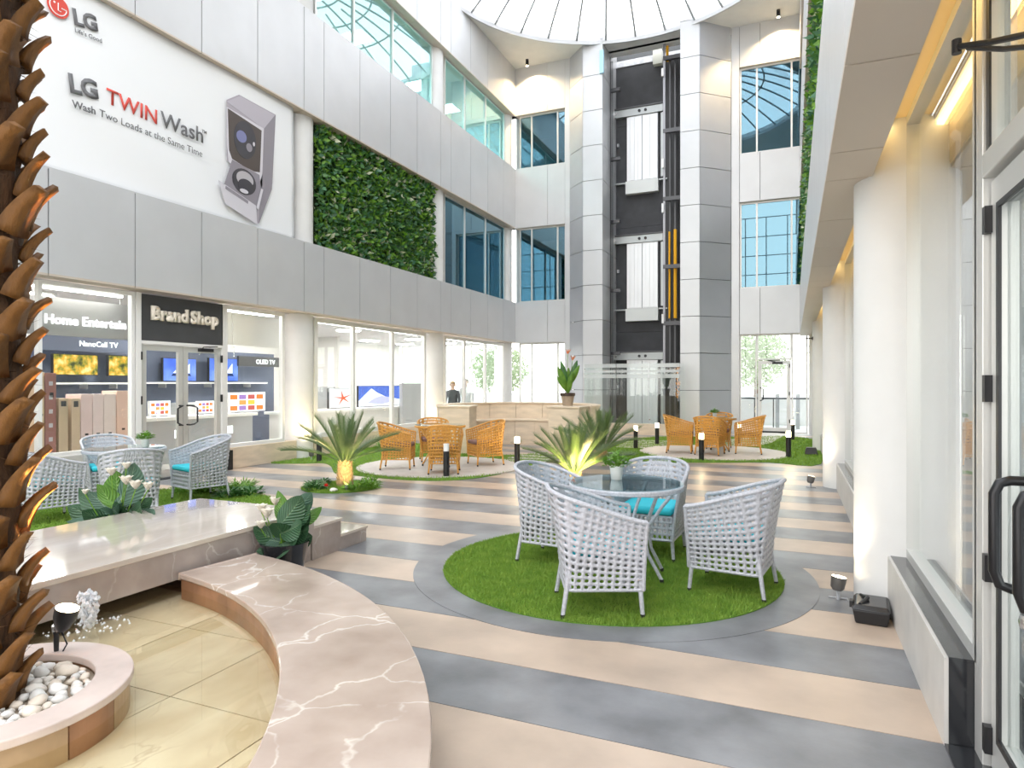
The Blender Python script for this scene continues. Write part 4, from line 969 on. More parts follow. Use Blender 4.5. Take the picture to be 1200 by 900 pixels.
# uplights at the cycads and columns
m_lampgrey = M('lamp_grey', (.16, .15, .14), .4, .4)
def uplight(loc, aim, watt, label, col=(1, .78, .42), size=2.0, sc=1.0):
    t = thing('ground_spotlight', label, 'spotlight', (*loc, 0)); d = (Vector(aim) - Vector((*loc, .12))).normalized(); b = Vector((0, 0, .115 * sc))
    MB().tube([(-.06 * sc, .02, .006), (.06 * sc, .02, .006), (.06 * sc, -.03, .006)], .006, 6).build('foot', m_greyin, t); MB().tube([(0, 0, .0), (0, .0, .09 * sc)], .011, 8).build('stem', m_greyin, t)
    axis_lathe([(.03 * sc, -.05 * sc), (.045 * sc, -.03 * sc), (.052 * sc, .045 * sc)], d, b).build('lamp_head', m_lampgrey, t, smooth=True)
    axis_lathe([(.046 * sc, .040 * sc), (.046 * sc, .047 * sc)], d, b).build('lens', e_lamps, t)
    spot('lamp_beam', b + d * .055 * sc, b + d * 2, watt, col, size, t, rad=.03)
    return t
uplight((C1[0] + .28, C1[1] - .33), (C1[0], C1[1], .75), 50, 'ground spotlight at the foot of the small lit cycad', size=2.2, sc=.55)
uplight((BED2[0] + .22, BED2[1] - .36), (BED2[0], BED2[1], .65), 130, 'ground spotlight before the glowing cycad', size=2.4, col=(1, .76, .32), sc=.55)
uplight((-8.35, 9.9), (-8.62, 10.15, 1.4), 60, 'ground spotlight washing the column behind the lit cycad', size=1.8)
uplight((.285, 4.90), (.425, 4.99, 1.1), 22, 'ground spotlight at the foot of the nearest right column', size=1.4, col=(1, .84, .58), sc=.95)
uplight((.24, 9.98), (.45, 10.2, 1.2), 26, 'ground spotlight at the foot of the second right column', size=1.4, col=(1, .84, .58))
uplight((-8.3, 15.1), (-8.62, 15.3, 1.4), 40, 'ground spotlight washing the column beside the bench', size=1.8)
# ground cover around the bed and the lawn edge
gc = [clump('foliage', 150, .15, .10, .10, .014, m_leafl, 11), clump('foliage', 130, .14, .09, .085, .016, m_leaf, 12), clump('foliage', 170, .13, .09, .12, .010, m_leafl, 13)]
spots = [(C1[0] - .30, C1[1] - .26, 1), (C1[0] - .38, C1[1] - .04, 1), (C1[0] + .36, C1[1] + .0, 0), (C1[0] + .24, C1[1] + .22, 0), (C1[0] - .18, C1[1] - .42, 1), (C1[0] + .34, C1[1] - .22, 2)]
for x, y, v in spots:
    t = thing('ground_cover_plant', ORD[spots.index((x, y, v))] + ' ground cover plant around the lit cycad, counted from its front left', 'plant', (x, y, .01), rz=random.uniform(0, 6), group='ground cover at the lit cycad'); f_ = inst('foliage', gc[v], t); f_['kind'] = 'stuff'
    MB().tube([(0, 0, -.0), (0, 0, .06)], .008, 6).build('stem', m_leaf, t)
for k, (px, py, v) in enumerate(((222, 578, 0), (240, 577, 2), (258, 577, 2), (275, 578, 0), (291, 581, 1), (268, 583, 1), (284, 574, 2))):
    x, y = G(px, py); t = thing('ground_cover_plant', ORD[k] + ' ground cover plant along the lawn edge behind the marble platform, counted from the chair', 'plant', (x, y, .01), rz=k, group='ground cover at the lawn edge'); t.scale = (1.2, 1.2, 1.2); f_ = inst('foliage', gc[v], t); f_['kind'] = 'stuff'
    MB().tube([(0, 0, -.0), (0, 0, .06)], .008, 6).build('stem', m_leaf, t)
for k, (px, py) in enumerate(((583, 519), (596, 519), (610, 519), (455, 526))):
    x, y = G(px, py); t = thing('ground_cover_plant', ('leftmost', 'second', 'third', 'outlying')[k] + ' low dark shrub at the foot of the curved stone bench', 'plant', (x, y, .0), rz=k, group='shrubs before the stone bench'); t.scale = (1.6, 1.6, 1.6); f_ = inst('foliage', gc[1 if k < 2 else 2], t); f_['kind'] = 'stuff'
    MB().tube([(0, 0, -.0), (0, 0, .06)], .008, 6).build('stem', m_leaf, t)
fx, fy = C1[0] + .04, C1[1] - .45
t = thing('red_flower', 'small red flower at the foot of the lit cycad', 'flower', (fx, fy, .008))
MB().tube([(0, 0, 0), (0, 0, .07)], .004, 6).build('stem', m_leaf, t)
rm = MB()
for k in range(14):
    a = k * 2.4; el = .2 + .09 * k; leaf_quad(rm, (0, 0, .065), (.045 * math.cos(a) * math.cos(el), .045 * math.sin(a) * math.cos(el), .065 + .045 * math.sin(el)), (-math.sin(a) * .018, math.cos(a) * .018, 0), n=2)
rm.build('petals', m_red, t)
st = inst('white_stone', pebs[2], None, (C1[0] + .16, C1[1] - .44, .035), (0, 0, 1), (.06, .05, .05), m_pebs[0]); tag(st, 'pale stone at the foot of the lit cycad', 'stone')

# broad-leaved plants with cream flowers
def broad(name, label, loc, spec, mats, pot=None, flowers=()):
    t = thing(name, label, 'potted plant' if pot else 'plant', loc)
    if not pot: t.scale = (1.16, 1.16, 1.14)
    if pot:
        MB().lathe([(.115, 0), (.15, .20), (.172, .285), (.177, .30), (.16, .30), (.15, .27), (.05, .255)], 32).build('pot', pot, t, smooth=True)
        MB().lathe([(.145, .25), (.145, .265)], 24).build('soil', m_bark, t)
    for q_, (b, tip, w, dr, mi) in enumerate(spec):
        b, tip = Vector(b), Vector(tip); ax = tip - b
        sd = ax.cross(Vector((0, 0, .7)) - Fd * .8 + R_ * random.uniform(-.5, .5)); sd = sd.normalized() * w
        broad_leaf(mats[mi], t, b, tip, sd, dr, .14, q_)
        MB().tube([(b.x * .3, b.y * .3, b.z * .55), b], .005, 6).build('leaf_stalk', m_leafl, t)
    for (c, s_) in flowers:
        mb = MB(); c = Vector(c)
        for k in range(6):
            a = k * PI / 3; d = Vector((math.cos(a) * .5, math.sin(a) * .5, .9)) * s_; leaf_quad(mb, c, c + d, Vector((-math.sin(a), math.cos(a), 0)) * s_ * .33, s_ * .25, .3, 4)
        o = mb.build('flower', m_petal, t, smooth=True); m_ = o.modifiers.new('s', 'SOLIDIFY'); m_.thickness = .002
        MB().tube([(c.x * .3, c.y * .3, c.z * .45), c], .004, 6).build('flower_stem', m_leafl, t)
    return t
def cv(r_, f_, z): v = R_ * r_ + Fd * f_; return (v.x, v.y, z)     # plant-local: sideways, away, up
spec = [(cv(0, 0, .28), cv(-.20, -.08, .44), .09, .02, 0), (cv(.0, -.03, .28), cv(-.17, -.10, .30), .075, .05, 0), (cv(0, -.05, .30), cv(.05, -.20, .30), .08, .06, 0), (cv(.02, 0, .34), cv(.20, -.08, .44), .085, .03, 0),
        (cv(0, 0, .36), cv(.19, -.02, .54), .09, .03, 0), (cv(-.03, -.03, .42), cv(.14, -.06, .66), .10, .02, 0), (cv(-.02, .03, .45), cv(.19, .02, .70), .085, .05, 2), (cv(-.02, 0, .45), cv(-.07, .05, .66), .06, .0, 1),
        (cv(.03, .05, .4), cv(.24, .10, .58), .06, .05, 1), (cv(-.05, .05, .35), cv(-.20, .14, .40), .07, .03, 1), (cv(.04, .02, .28), cv(.19, .03, .36), .08, .03, 0), (cv(0, .05, .3), cv(.08, .2, .5), .09, .02, 2), (cv(0, 0, .3), cv(-.04, -.14, .46), .085, .0, 0), (cv(.02, -.02, .32), cv(.13, -.12, .38), .085, .04, 0), (cv(-.02, -.04, .36), cv(.16, -.12, .50), .09, .04, 0), (cv(.02, .0, .40), cv(.20, -.04, .62), .08, .04, 0), (cv(-.03, -.02, .30), cv(-.16, -.06, .36), .07, .03, 2)]
broad('potted_plant', 'broad-leaved plant in a glossy black pot at the platform corner', (-3.395, 3.74, 0), spec, (m_br1, m_br2, m_br3), m_ebony,
      [(cv(-.13, .0, .47), .10), (cv(-.19, .05, .50), .09), (cv(-.09, .06, .55), .09), (cv(-.16, -.04, .40), .08)])
spec2 = [(cv(0, 0, .25), cv(.18, -.12, .42), .085, .05, 2), (cv(0, 0, .25), cv(.30, -.10, .44), .07, .06, 2), (cv(0, 0, .25), cv(-.02, -.16, .43), .08, .02, 2), (cv(0, 0, .25), cv(-.16, -.12, .42), .08, .03, 0), (cv(-.02, 0, .25), cv(-.34, .0, .46), .11, .06, 0),
         (cv(0, 0, .4), cv(.10, .05, .73), .12, .03, 2), (cv(0, .02, .4), cv(-.05, .08, .66), .10, .02, 1), (cv(0, 0, .3), cv(-.12, -.02, .58), .09, .02, 1), (cv(0, 0, .3), cv(-.28, -.10, .36), .07, .05, 2), (cv(.02, 0, .3), cv(.22, .06, .5), .08, .05, 0), (cv(0, 0, .2), cv(.06, -.10, .45), .09, .0, 0), (cv(0, 0, .2), cv(-.08, -.14, .38), .09, .04, 0), (cv(.05, -.02, .3), cv(.36, -.16, .43), .085, .05, 2), (cv(.05, 0, .3), cv(.25, -.14, .47), .09, .04, 0), (cv(-.05, 0, .3), cv(-.30, .06, .56), .085, .04, 0), (cv(-.05, .0, .35), cv(-.20, .02, .52), .09, .03, 2), (cv(.0, .04, .4), cv(.02, .08, .72), .09, .04, 1), (cv(.02, -.04, .3), cv(.08, -.18, .45), .10, .04, 2)]
broad('lily_plant', 'broad-leaved plant with cream lilies leaning over the marble platform', (-5.03, 3.62, 0), spec2, (m_br1, m_br2, m_br3), None,
      [(cv(.10, -.05, .56), .09), (cv(.17, -.06, .53), .09), (cv(.24, -.03, .52), .08), (cv(-.02, -.02, .62), .08), (cv(.06, .02, .66), .07), (cv(-.15, -.10, .50), .05)])

# ------------------------------------------------------------------ bollard lights
def bollard_proto():
    t = empty('bollard_light')
    MB().lathe([(.06, 0), (.06, .012)], 20).build('base_plate', m_black, t)
    MB().lathe([(.048, .012), (.048, .40)], 20).build('post', m_black, t, smooth=True)
    MB().lathe([(.044, .40), (.044, .505)], 20).build('lamp', e_lamp, t, smooth=True)
    MB().lathe([(.047, .505), (.047, .515)], 20).build('cap', m_white, t)
    return t
BP = bollard_proto(); m_off = M('opal_glass_off', (.85, .86, .86), .4)
bl = [((523, 559), 0, 'unlit black bollard light in front of the left terrace'), ((606, 546), 1, 'lit black bollard light between left terrace and glowing cycad'), ((745, 526), 1, 'lit black bollard light behind the darker cycad'),
      ((770, 521), 1, 'lit black bollard light left of the far orange chairs'), ((822, 539.5), 1, 'lit black bollard light in front of the far orange chairs'), ((866, 521), 1, 'lit black bollard light behind the far orange table'),
      ((924, 536), 1, 'lit black bollard light on the far lawn right of the chairs'), ((929, 516), 1, 'lit black bollard light on the far lawn beside the glass door'), ((374, 541), 0, 'unlit black bollard light beside the column behind the lit cycad')]
for k, (p, lit, lab) in enumerate(bl):
    o = BP if k == 0 else copy_tree(BP); x, y = G(*p); o.location = (x, y, .0); tag(o, lab, 'bollard light', 'bollard lights in the lawn')
    for ch in o.children:
        if ch.name.startswith('lamp'):
            ch.material_slots[0].link = 'OBJECT'; ch.material_slots[0].material = e_lamp if lit else m_off
    if lit:
        l = bpy.data.lights.new('bollard_glow', 'POINT'); l.energy = 3.0; l.color = (1, .78, .45); l.shadow_soft_size = .05
        lo = bpy.data.objects.new('bollard_glow', l); COL.objects.link(lo); lo.parent = o; lo.location = (0, 0, .60)

# ------------------------------------------------------------------ lift in its open shaft
lf = thing('lift', 'open lift shaft with dark back wall, steel landing doors and yellow buffers', 'lift')
SY = 21.3
def sx(px, y=SY): return onY(px, 300, y)[0]
def sz(py, px=740, y=SY): return onY(px, py, y)[2]
zc_ = [0, 3.12, 6.55, 9.9, 11.85]
for k in range(4): MB().box(-5.36, -3.0, SY, SY + .1, zc_[k] + .004, zc_[k + 1] - .004).build('back_panel', m_shaft, lf)
MB().box(-5.36, -3.0, SY + .1, SY + .15, 0, 12.3).build('back_wall', m_backing, lf)
MB().box(-5.36, -3.0, SY - .04, SY, 11.85, 12.05).build('head_flashing', M('torn_membrane', (.62, .63, .66), .6, var=.2, vscale=6), lf)
MB().box(-5.40, -2.96, 20.3, 20.42, 11.95, 12.10).build('head_beam', m_rail, lf)
m_hdr = M('galvanised_header', (.42, .44, .44), .4, .5)
for k, zs in enumerate((.08, sz(362), sz(214))):                 # sill levels of the three landings
    x0, x1 = sx(735.5), sx(771.5)
    dd = MB().box(x0 - .0, x1 + .0, SY - .10, SY - .02, zs, zs + 2.12).build('landing_door', m_steel, lf)
    for q in range(8):
        xa = x0 + (x1 - x0) * q / 8; MB().box(xa + .008, xa + (x1 - x0) / 8 - .008, SY - .112 - .012 * (q % 2), SY - .10, zs + .03, zs + 2.08).build('door_fold', m_steel, dd)
    MB().box((x0 + x1) / 2 - .012, (x0 + x1) / 2 + .012, SY - .135, SY - .11, zs, zs + 2.1).build('meeting_strip', m_greyin, dd)
    hdx = MB().box(x0 - .46, x1 + .17, SY - .16, SY - .02, zs + 2.13, zs + 2.36).build('door_header', m_hdr, lf)
    MB().box(x0 - .50, x1 + .19, SY - .20, SY - .0, zs + 2.37, zs + 2.41).build('header_rail', m_rail, hdx)
    for q in (-.36, .42, .62): MB().lathe([(.045, -.02), (.045, .02)], 12).build('roller', m_black if q > 0 else m_chrome, hdx, loc=(x0 + q, SY - .17, zs + 2.25)).rotation_euler = (PI / 2, 0, 0)
    if k:
        MB().box(x0 - .02, x1 + .03, SY - .22, SY - .02, zs - .42, zs - .02).build('sill_apron', M('apron_white_%d' % k, (.74, .76, .74), .4), lf)
        MB().box(x0 - .45, x1 + .3, SY - .14, SY - .02, zs - .06, zs - .02).build('sill_angle', m_hdr, lf)
    MB().box(x1 + .10, x1 + .17, SY - .12, SY - .02, zs + .05, zs + 2.1).build('jamb', m_hdr, lf)
    MB().box(x0 - .33, x0 - .27, SY - .10, SY - .0, zs + 1.2, zs + 1.3).build('bracket', m_greyin, lf)
for x in (sx(707.5, 20.5), sx(711, 20.5), sx(714.5, 20.5)): MB().box(x - .018, x + .018, 20.5, 20.56, 0, 11.9).build('guide_rail', m_rail, lf)
MB().box(sx(777, 20.5), sx(779.5, 20.5), 20.5, 20.55, 0, 12.0).build('guide_rail', M('pale_rail', (.30, .30, .32), .4, .6), lf)
for x in (sx(785, 20.7), sx(791, 20.7)): MB().box(x - .025, x + .025, 20.7, 20.76, 0, 11.6).build('guide_rail', m_rail, lf)
MB().box(sx(780), -3.0, SY - .05, SY, 0, 11.9).build('cable_back', m_black, lf)
for z in (3.3, 5.05, 7.15, 9.25, 11.5): MB().box(sx(777, 20.5), -3.02, 20.48, 20.58, z - .06, z + .06).build('bracket', m_rail, lf)
for z in (2.4, 4.4, 6.6, 8.6, 10.8): MB().box(-5.33, -5.03, 20.48, 20.60, z - .05, z + .05).build('bracket', m_rail, lf)
for x, r_ in ((sx(784.5, 20.6), .03), (sx(791.3, 20.6), .05)): MB().tube([(x, 20.6, sz(373, 790, 20.6)), (x, 20.6, sz(269 if r_ > .04 else 271, 790, 20.6))], r_, 10).build('yellow_rod', m_yellow, lf)
MB().tube([(sx(782, 20.6), 20.6, sz(72, 782, 20.6)), (sx(782, 20.6), 20.6, sz(54, 782, 20.6))], .045, 10).build('yellow_rod', m_yellow, lf)
MB().box(sx(766.5), sx(777), SY - .22, SY - .02, sz(84), sz(68)).build('control_box', M('beige_box', (.62, .62, .55), .5), lf)
MB().box(sx(775.5, 20.5), sx(778, 20.5), 20.42, 20.5, sz(90, 777, 20.5), sz(81, 777, 20.5)).build('switch_box', m_white, lf)
for z in (6.72, 3.3, 8.1): MB().box(sx(775.8, 20.5), sx(778.2, 20.5), 20.42, 20.5, z, z + .28).build('switch_box', m_white, lf)
MB().box(-3.12, -3.02, 20.5, 20.7, 7.6, 8.3).build('switch_box', M('cream_box', (.80, .78, .66), .5), lf)
for k in range(5):
    x = -3.28 + .045 * k; MB().tube([(x, 20.8, 0.3), (x + .02, 20.8 - .05 * math.sin(k), 5), (x - .015, 20.8, 11.6)], .009, 6).build('cable', m_black, lf)
for k in range(3):
    x = -5.31 + .03 * k; MB().tube([(x, 20.45, 0.3), (x + .012, 20.44, 6), (x, 20.45, 11.7)], .008, 6).build('cable', m_black, lf)
MB().box(-5.42, -5.30, 19.52, 19.60, 10.95, 11.65).build('pulley_cover', M('pale_blue_cover', (.38, .62, .78), .4), lf)
tv_ = thing('flower_spray', 'orange artificial flower spray standing inside the lift shaft', 'flower', (-3.12, 19.85, .02))
MB().tube([(0, 0, 0), (.0, 0, 1.75)], .008, 6).build('stem', m_bark, tv_)
fm = MB(); m_orange = M('orange_petals', (.9, .35, .02), .5, transl=.3)
for k in range(60):
    a, z = random.uniform(0, 6.28), random.uniform(.95, 1.95); r_ = random.uniform(.02, .13); leaf_quad(fm, (r_ * .4 * math.cos(a), r_ * .4 * math.sin(a), z), (r_ * math.cos(a), r_ * math.sin(a), z + .07), (-.025 * math.sin(a), .025 * math.cos(a), 0), n=2)
fm.build('blossoms', m_orange, tv_, kind='stuff'); MB().lathe([(.08, 0), (.10, .2)], 16).build('vase', m_dgrey, tv_)
# glass screen in front of the lift, two frosted lines
gs = thing('glass_screen', 'frameless glass screen with frosted lines before the lift', 'glass screen')
gy = 18.55
gx = [onY(p, 300, gy)[0] for p in (684.5, 722, 760, 797, 808)]; ztp = onY(745, 426, gy)[2]
zs_ = [onY(745, p, gy)[2] for p in (426, 431.5, 436.5, 443, 484)]
for k in range(4):
    if k == 3: continue
    pn = MB().box(gx[k] + .01, gx[k + 1] - .01, gy, gy + .012, .30, ztp).build('pane', m_clear, gs)
    for za, zb in ((zs_[1] + .02, ztp - .002), (zs_[2], zs_[1] - .05), (zs_[3], zs_[2] - .05)):
        MB().box(gx[k] + .012, gx[k + 1] - .012, gy - .003, gy, za, zb).build('frosted_line', m_frost, pn)
MB().box(gx[3] - .01, gx[3] + .002, gy, gy + .95, .30, ztp).build('pane', m_clear, gs)
MB().box(gx[0], gx[0] + .012, gy, gy + .95, .30, ztp).build('pane', m_clear, gs)
MB().box(gx[0] - .05, gx[3] + .05, gy - .12, gy + .15, 0, .30).build('plinth', m_trav, gs)
for k in range(4): MB().lathe([(.02, -.012), (.02, .012)], 12).build('clamp', m_chrome, gs, loc=(gx[k] + .03, gy - .012, .42)).rotation_euler = (PI / 2, 0, 0)
MB().lathe([(.02, -.012), (.02, .012)], 12).build('clamp', m_chrome, gs, loc=(gx[0] + .03, gy - .012, ztp - .15)).rotation_euler = (PI / 2, 0, 0)

# ------------------------------------------------------------------ curved stone bench and strelitzia
BC = (-5.55, 13.35)
bn = thing('stone_bench', 'curved cream limestone bench with high back and end pedestals', 'bench')
def barc(name, ri, ro, z0, z1, a, b, mat=m_trav, n=40, bev=0): return MB().ring(BC, ri, ro, z0, z1, math.radians(a), math.radians(b), n).build(name, mat, bn, bevel=bev)
EA, EB = -22, 232
for k in range(9):
    s_ = (EB - EA - 44) / 9; barc('seat_front', 1.18, 1.30, 0, .55, EA + 22 + s_ * k + .15, EA + 22 + s_ * (k + 1) - .15, n=8)
    barc('back_stone', 1.62, 1.74, .55, .95, EA + 20 + s_ * k + .15, EA + 20 + s_ * (k + 1) - .15, n=8)
barc('seat', 1.14, 1.62, .55, .59, EA + 20, EB - 20, bev=.008); barc('rear_face', 1.68, 1.78, 0, .95, EA + 12, EB - 12); barc('coping', 1.58, 1.80, .95, .985, EA + 12, EB - 12, bev=.006)
for a in (EA, EB):
    p = MB().box(-.33, .33, -.30, .30, 0, .95).build('pedestal', m_trav, bn, loc=(BC[0] + 1.46 * math.cos(math.radians(a)), BC[1] + 1.46 * math.sin(math.radians(a)), 0), rz=math.radians(a + (18 if a == EA else -40)))
    MB().box(-.36, .36, -.33, .33, .95, .985).build('cap_stone', m_trav, p, bevel=.006)
pa = math.radians(EA); ppx, ppy = W(658, 13.4)
sp = thing('strelitzia', 'potted strelitzia with orange flower heads on the bench pedestal', 'potted plant', (BC[0] + 1.42 * math.cos(pa), BC[1] + 1.42 * math.sin(pa), .985))
MB().lathe([(.10, 0), (.135, .20)], 24).build('pot', M('clay_grey_pot', (.36, .28, .20), .7, var=.15, vscale=8), sp, smooth=True)
MB().lathe([(.145, .20), (.155, .215), (.155, .265), (.13, .265), (.12, .23), (.03, .225)], 24).build('pot_rim', M('dark_pot_rim', (.07, .045, .035), .5), sp, smooth=True)
for (r0, r1, f1, z0, z1, w, mi) in ((-.03, -.20, 0, .35, .82, .065, 1), (-.02, -.14, .05, .45, .95, .06, 0), (.0, .10, -.08, .30, .72, .06, 1), (.02, .24, .0, .40, .85, .06, 1), (.03, .20, .05, .42, .95, .065, 0), (-.01, .03, .1, .3, .8, .06, 1), (.01, .07, -.10, .26, .60, .05, 1), (-.02, -.22, -.05, .3, .62, .05, 1)):
    mb = MB(); b, tp_ = Vector(cv(r0, 0, z0)), Vector(cv(r1, f1, z1)); sd = (tp_ - b).cross(Fd).normalized() * w; leaf_quad(mb, b, tp_, sd, 0.02, .2, 6); o = mb.build('leaf', (m_leaf, m_leafl)[mi], sp, smooth=True)
    m_ = o.modifiers.new('s', 'SOLIDIFY'); m_.thickness = .003
    MB().tube([cv(r0 * .4, 0, .22), b], .007, 6).build('leaf_stalk', m_leafl, o)
for (r_, z) in ((.0, 1.06), (.10, .93)):
    MB().tube([cv(0, .02, .22), cv(r_ * .6, .02, z * .6), cv(r_, 0, z)], .006, 6).build('flower_stalk', m_leafl, sp); mb = MB()
    for k in range(5): leaf_quad(mb, cv(r_, 0, z), cv(r_ + .05 * math.cos(k * 1.2) + .02, .04 * math.sin(k * 1.2), z + .10), Vector(cv(.012, .01, 0)), n=3)
    mb.build('flower_head', M('coral_petals', (.85, .30, .12), .5, transl=.3), sp)

# ------------------------------------------------------------------ living walls
def living_wall(name, label, n, y0, y1, z0, z1, x, sgn, seed, ll=.12):
    rs = np.random.default_rng(seed); t = thing(name, label, 'living wall')
    MB().box(x - .06 if sgn > 0 else x, x if sgn > 0 else x + .06, y0, y1, z0, z1).build('backing', M(name + '_mat', (.02, .045, .015), .9), t)
    for mi, (mt, share) in enumerate(((m_leaf, .42), (m_leafl, .30), (m_leafb, .22), (M('cream_variegated_leaf', (.55, .58, .40), .5, transl=.2), .06))):
        m_ = int(n * share); P = np.c_[np.full(m_, x) + sgn * rs.uniform(.0, .16, m_), rs.uniform(y0, y1, m_), rs.uniform(z0, z1, m_)]
        d = np.c_[sgn * rs.uniform(.25, .9, m_), rs.normal(0, .7, m_), rs.normal(-.05, .6, m_)]; d /= np.linalg.norm(d, axis=1)[:, None]
        L = ll * rs.uniform(.6, 1.25, m_)[:, None]; r_ = rs.normal(0, 1, (m_, 3)); s_ = np.cross(d, r_); s_ /= np.linalg.norm(s_, axis=1)[:, None]; nn = np.cross(d, s_)
        w = L * .26
        V = np.stack([P, P + d * L * .45 + s_ * w + nn * w * .3, P + d * L, P + d * L * .45 - s_ * w + nn * w * .3, P + d * L * .5], 1)
        V = V.reshape(-1, 3); i = np.arange(m_)[:, None] * 5
        F = np.concatenate([i + [0, 1, 4], i + [1, 2, 4], i + [2, 3, 4], i + [3, 0, 4]])
        o = inst('foliage', npmesh('foliage', V, F, mt), t); o['kind'] = 'stuff'
living_wall('living_wall', 'dense green living wall between two white columns on the left facade', 9000, 10.42, 15.0, Z2 + .01, Z3 - .02, XG - .02, 1, 5, .15)
living_wall('living_wall', 'narrow view of green living wall along the right facade', 7000, 5.3, 20.2, Z2 + .01, Z3 - .02, .44, -1, 6, .13)

# ------------------------------------------------------------------ banner with its print
XB = XS - .10
bt = thing('banner', 'large white printed banner stretched across the left facade', 'banner')
by0, by1 = 4.70, onX(344, 200, XB)[1]
ny, nz = 60, 24; V = []; F = []
bz0, bz1 = Z2 - .02, Z3 + .0
def bwave(y, z): return .012 * math.sin(2.1 * y + 1.3 * z) + .008 * math.sin(5 * z + 3.2 * y) * (1 - (z - bz0) / (bz1 - bz0))
for i in range(ny + 1):
    for k in range(nz + 1):
        yy, zz = by0 + (by1 - by0) * i / ny, bz0 + (bz1 - bz0) * k / nz; V.append((XB + bwave(yy, zz), yy, zz))
for i in range(ny):
    for k in range(nz): a = i * (nz + 1) + k; F.append((a, a + nz + 1, a + nz + 2, a + 1))
o = MB().add(V, F).build('cloth', M('banner_vinyl', (.78, .79, .80), .5), bt, smooth=True); m_ = o.modifiers.new('s', 'SOLIDIFY'); m_.thickness = .004; m_.offset = -1
XP = XB + .026
def bp(px, py, x=XP): return Vector(onX(px, py, x))
def pp(name, mat, pts, parent=bt, x=XP, th=.002):           # a flat printed patch on the banner, given by photo points
    P = [bp(a, b, x) for a, b in pts]; Q = [p + Vector((th, 0, 0)) for p in P]; n = len(P)
    return MB().add(P + Q, [tuple(range(n)), tuple(range(2 * n - 1, n - 1, -1))] + [(i, n + i, n + (i + 1) % n, (i + 1) % n) for i in range(n)]).build(name, mat, parent)
m_ink = M('grey_print', (.13, .13, .135), .6); m_redp = M('red_print', (.62, .07, .05), .6); m_pr = {k: M('print_' + k, c, .5) for k, c in dict(silver=(.36, .33, .37), mid=(.25, .23, .26), dark=(.075, .058, .05), darker=(.045, .042, .05), light=(.58, .56, .60), pale=(.44, .41, .46), blue=(.18, .19, .36), shadow=(.42, .40, .42)).items()}
def btext(body, mat, x0, y0, x1, y1, bold=0.0, hpx=None):   # baseline from (x0, y0) to (x1, y1) in the photograph
    a, b = bp(x0, y0), bp(x1, y1); d = b - a; d.x = 0
    h_ = None if hpx is None else (bp(x0, y0 - hpx).z - a.z)
    return text(body, mat, bt, a, d.length, d, (0, -d.z, d.y), bold, .002, height=h_)
btext('LG', m_ink, 87.5, 29.5, 115.5, 38.5, .045); btext("Life's Good", m_ink, 88, 37.5, 119.5, 50.5, .008)
btext('LG', m_ink, 82.5, 109, 116, 118, .045); btext('TWIN', m_redp, 124.5, 120.5, 184, 146, .012); btext('Wash', m_ink, 188, 148, 238, 168, .012); btext('TM', m_ink, 236.5, 155, 242, 157.5, .02)
btext('Wash', m_ink, 84.5, 125.5, 112, 134.5, .02); btext('Two Loads at the Same Time', m_ink, 116.5, 136, 237, 184, -.002)
lc = bp(68, 8); 
ly_ = (bp(81, 12).y - bp(55, 3).y) / 2; lr = ly_
disc = MB().add([(XP, lc.y + lr * math.cos(2 * PI * k / 48), lc.z + lr * math.sin(2 * PI * k / 48)) for k in range(48)] + [(XP + .002, lc.y + lr * math.cos(2 * PI * k / 48), lc.z + lr * math.sin(2 * PI * k / 48)) for k in range(48)], [tuple(range(47, -1, -1)), tuple(range(48, 96))] + [(k, (k + 1) % 48, 48 + (k + 1) % 48, 48 + k) for k in range(48)]).build('round_emblem', m_redp, bt)
XQ = XP + .0045
MB().tube([(XQ, lc.y + .76 * lr * math.cos(a), lc.z + .76 * lr * math.sin(a)) for a in [math.radians(90 + 270 * k / 30) for k in range(31)]] + [(XQ, lc.y + .30 * lr, lc.z)], lr * .045, 6).build('emblem_arc', m_white, disc)
MB().tube([(XQ, lc.y, lc.z + .36 * lr), (XQ, lc.y, lc.z - .34 * lr), (XQ, lc.y + .26 * lr, lc.z - .34 * lr)], lr * .045, 6).build('emblem_nose', m_white, disc)
MB().add([(XQ, lc.y - .34 * lr + .1 * lr * math.cos(2 * PI * k / 12), lc.z + .28 * lr + .1 * lr * math.sin(2 * PI * k / 12)) for k in range(12)], [tuple(range(12))]).build('emblem_eye', m_white, disc)
# the printed washing machine
pp('printed_machine', m_pr['silver'], [(265.5, 117), (280, 111), (323, 134.5), (319, 216), (303, 262), (301, 262), (300, 208), (266, 188)])
pp('printed_machine', m_pr['mid'], [(310, 150), (323, 134.5), (318.5, 222), (303.5, 262), (304.5, 214), (307.5, 203)], x=XP + .003)
pp('printed_machine', m_pr['pale'], [(265.5, 119), (281, 112.5), (322, 135), (309, 151)], x=XP + .003)
pp('printed_machine', m_pr['light'], [(265.5, 125), (309, 150.5), (307, 219.5), (301, 219), (268, 190), (266, 170)], x=XP + .003)
pp('printed_machine', m_pr['dark'], [(267, 127), (306.5, 153), (304.5, 202), (298, 201), (286, 195), (272, 186), (268.5, 176)], x=XP + .006)
def pell(name, mat, cx, cy, rx_, ry_, x): return pp(name, mat, [(cx + rx_ * math.cos(2 * PI * k / 24), cy + ry_ * math.sin(2 * PI * k / 24) + .35 * rx_ * math.cos(2 * PI * k / 24)) for k in range(24)], x=x)
pell('printed_machine', m_pr['darker'], 287, 164, 13, 22, XP + .009); pell('printed_machine', m_pr['blue'], 283, 160, 6, 7, XP + .011); pell('printed_machine', m_pr['light'], 297.5, 169, 1.2, 2.5, XP + .013); pell('printed_machine', m_pr['mid'], 292, 173, 3.5, 5, XP + .011)
pp('printed_machine', m_pr['mid'], [(268, 200), (272, 187), (304, 205), (306, 222), (304, 232), (300, 247), (262, 218)], x=XP + .005)
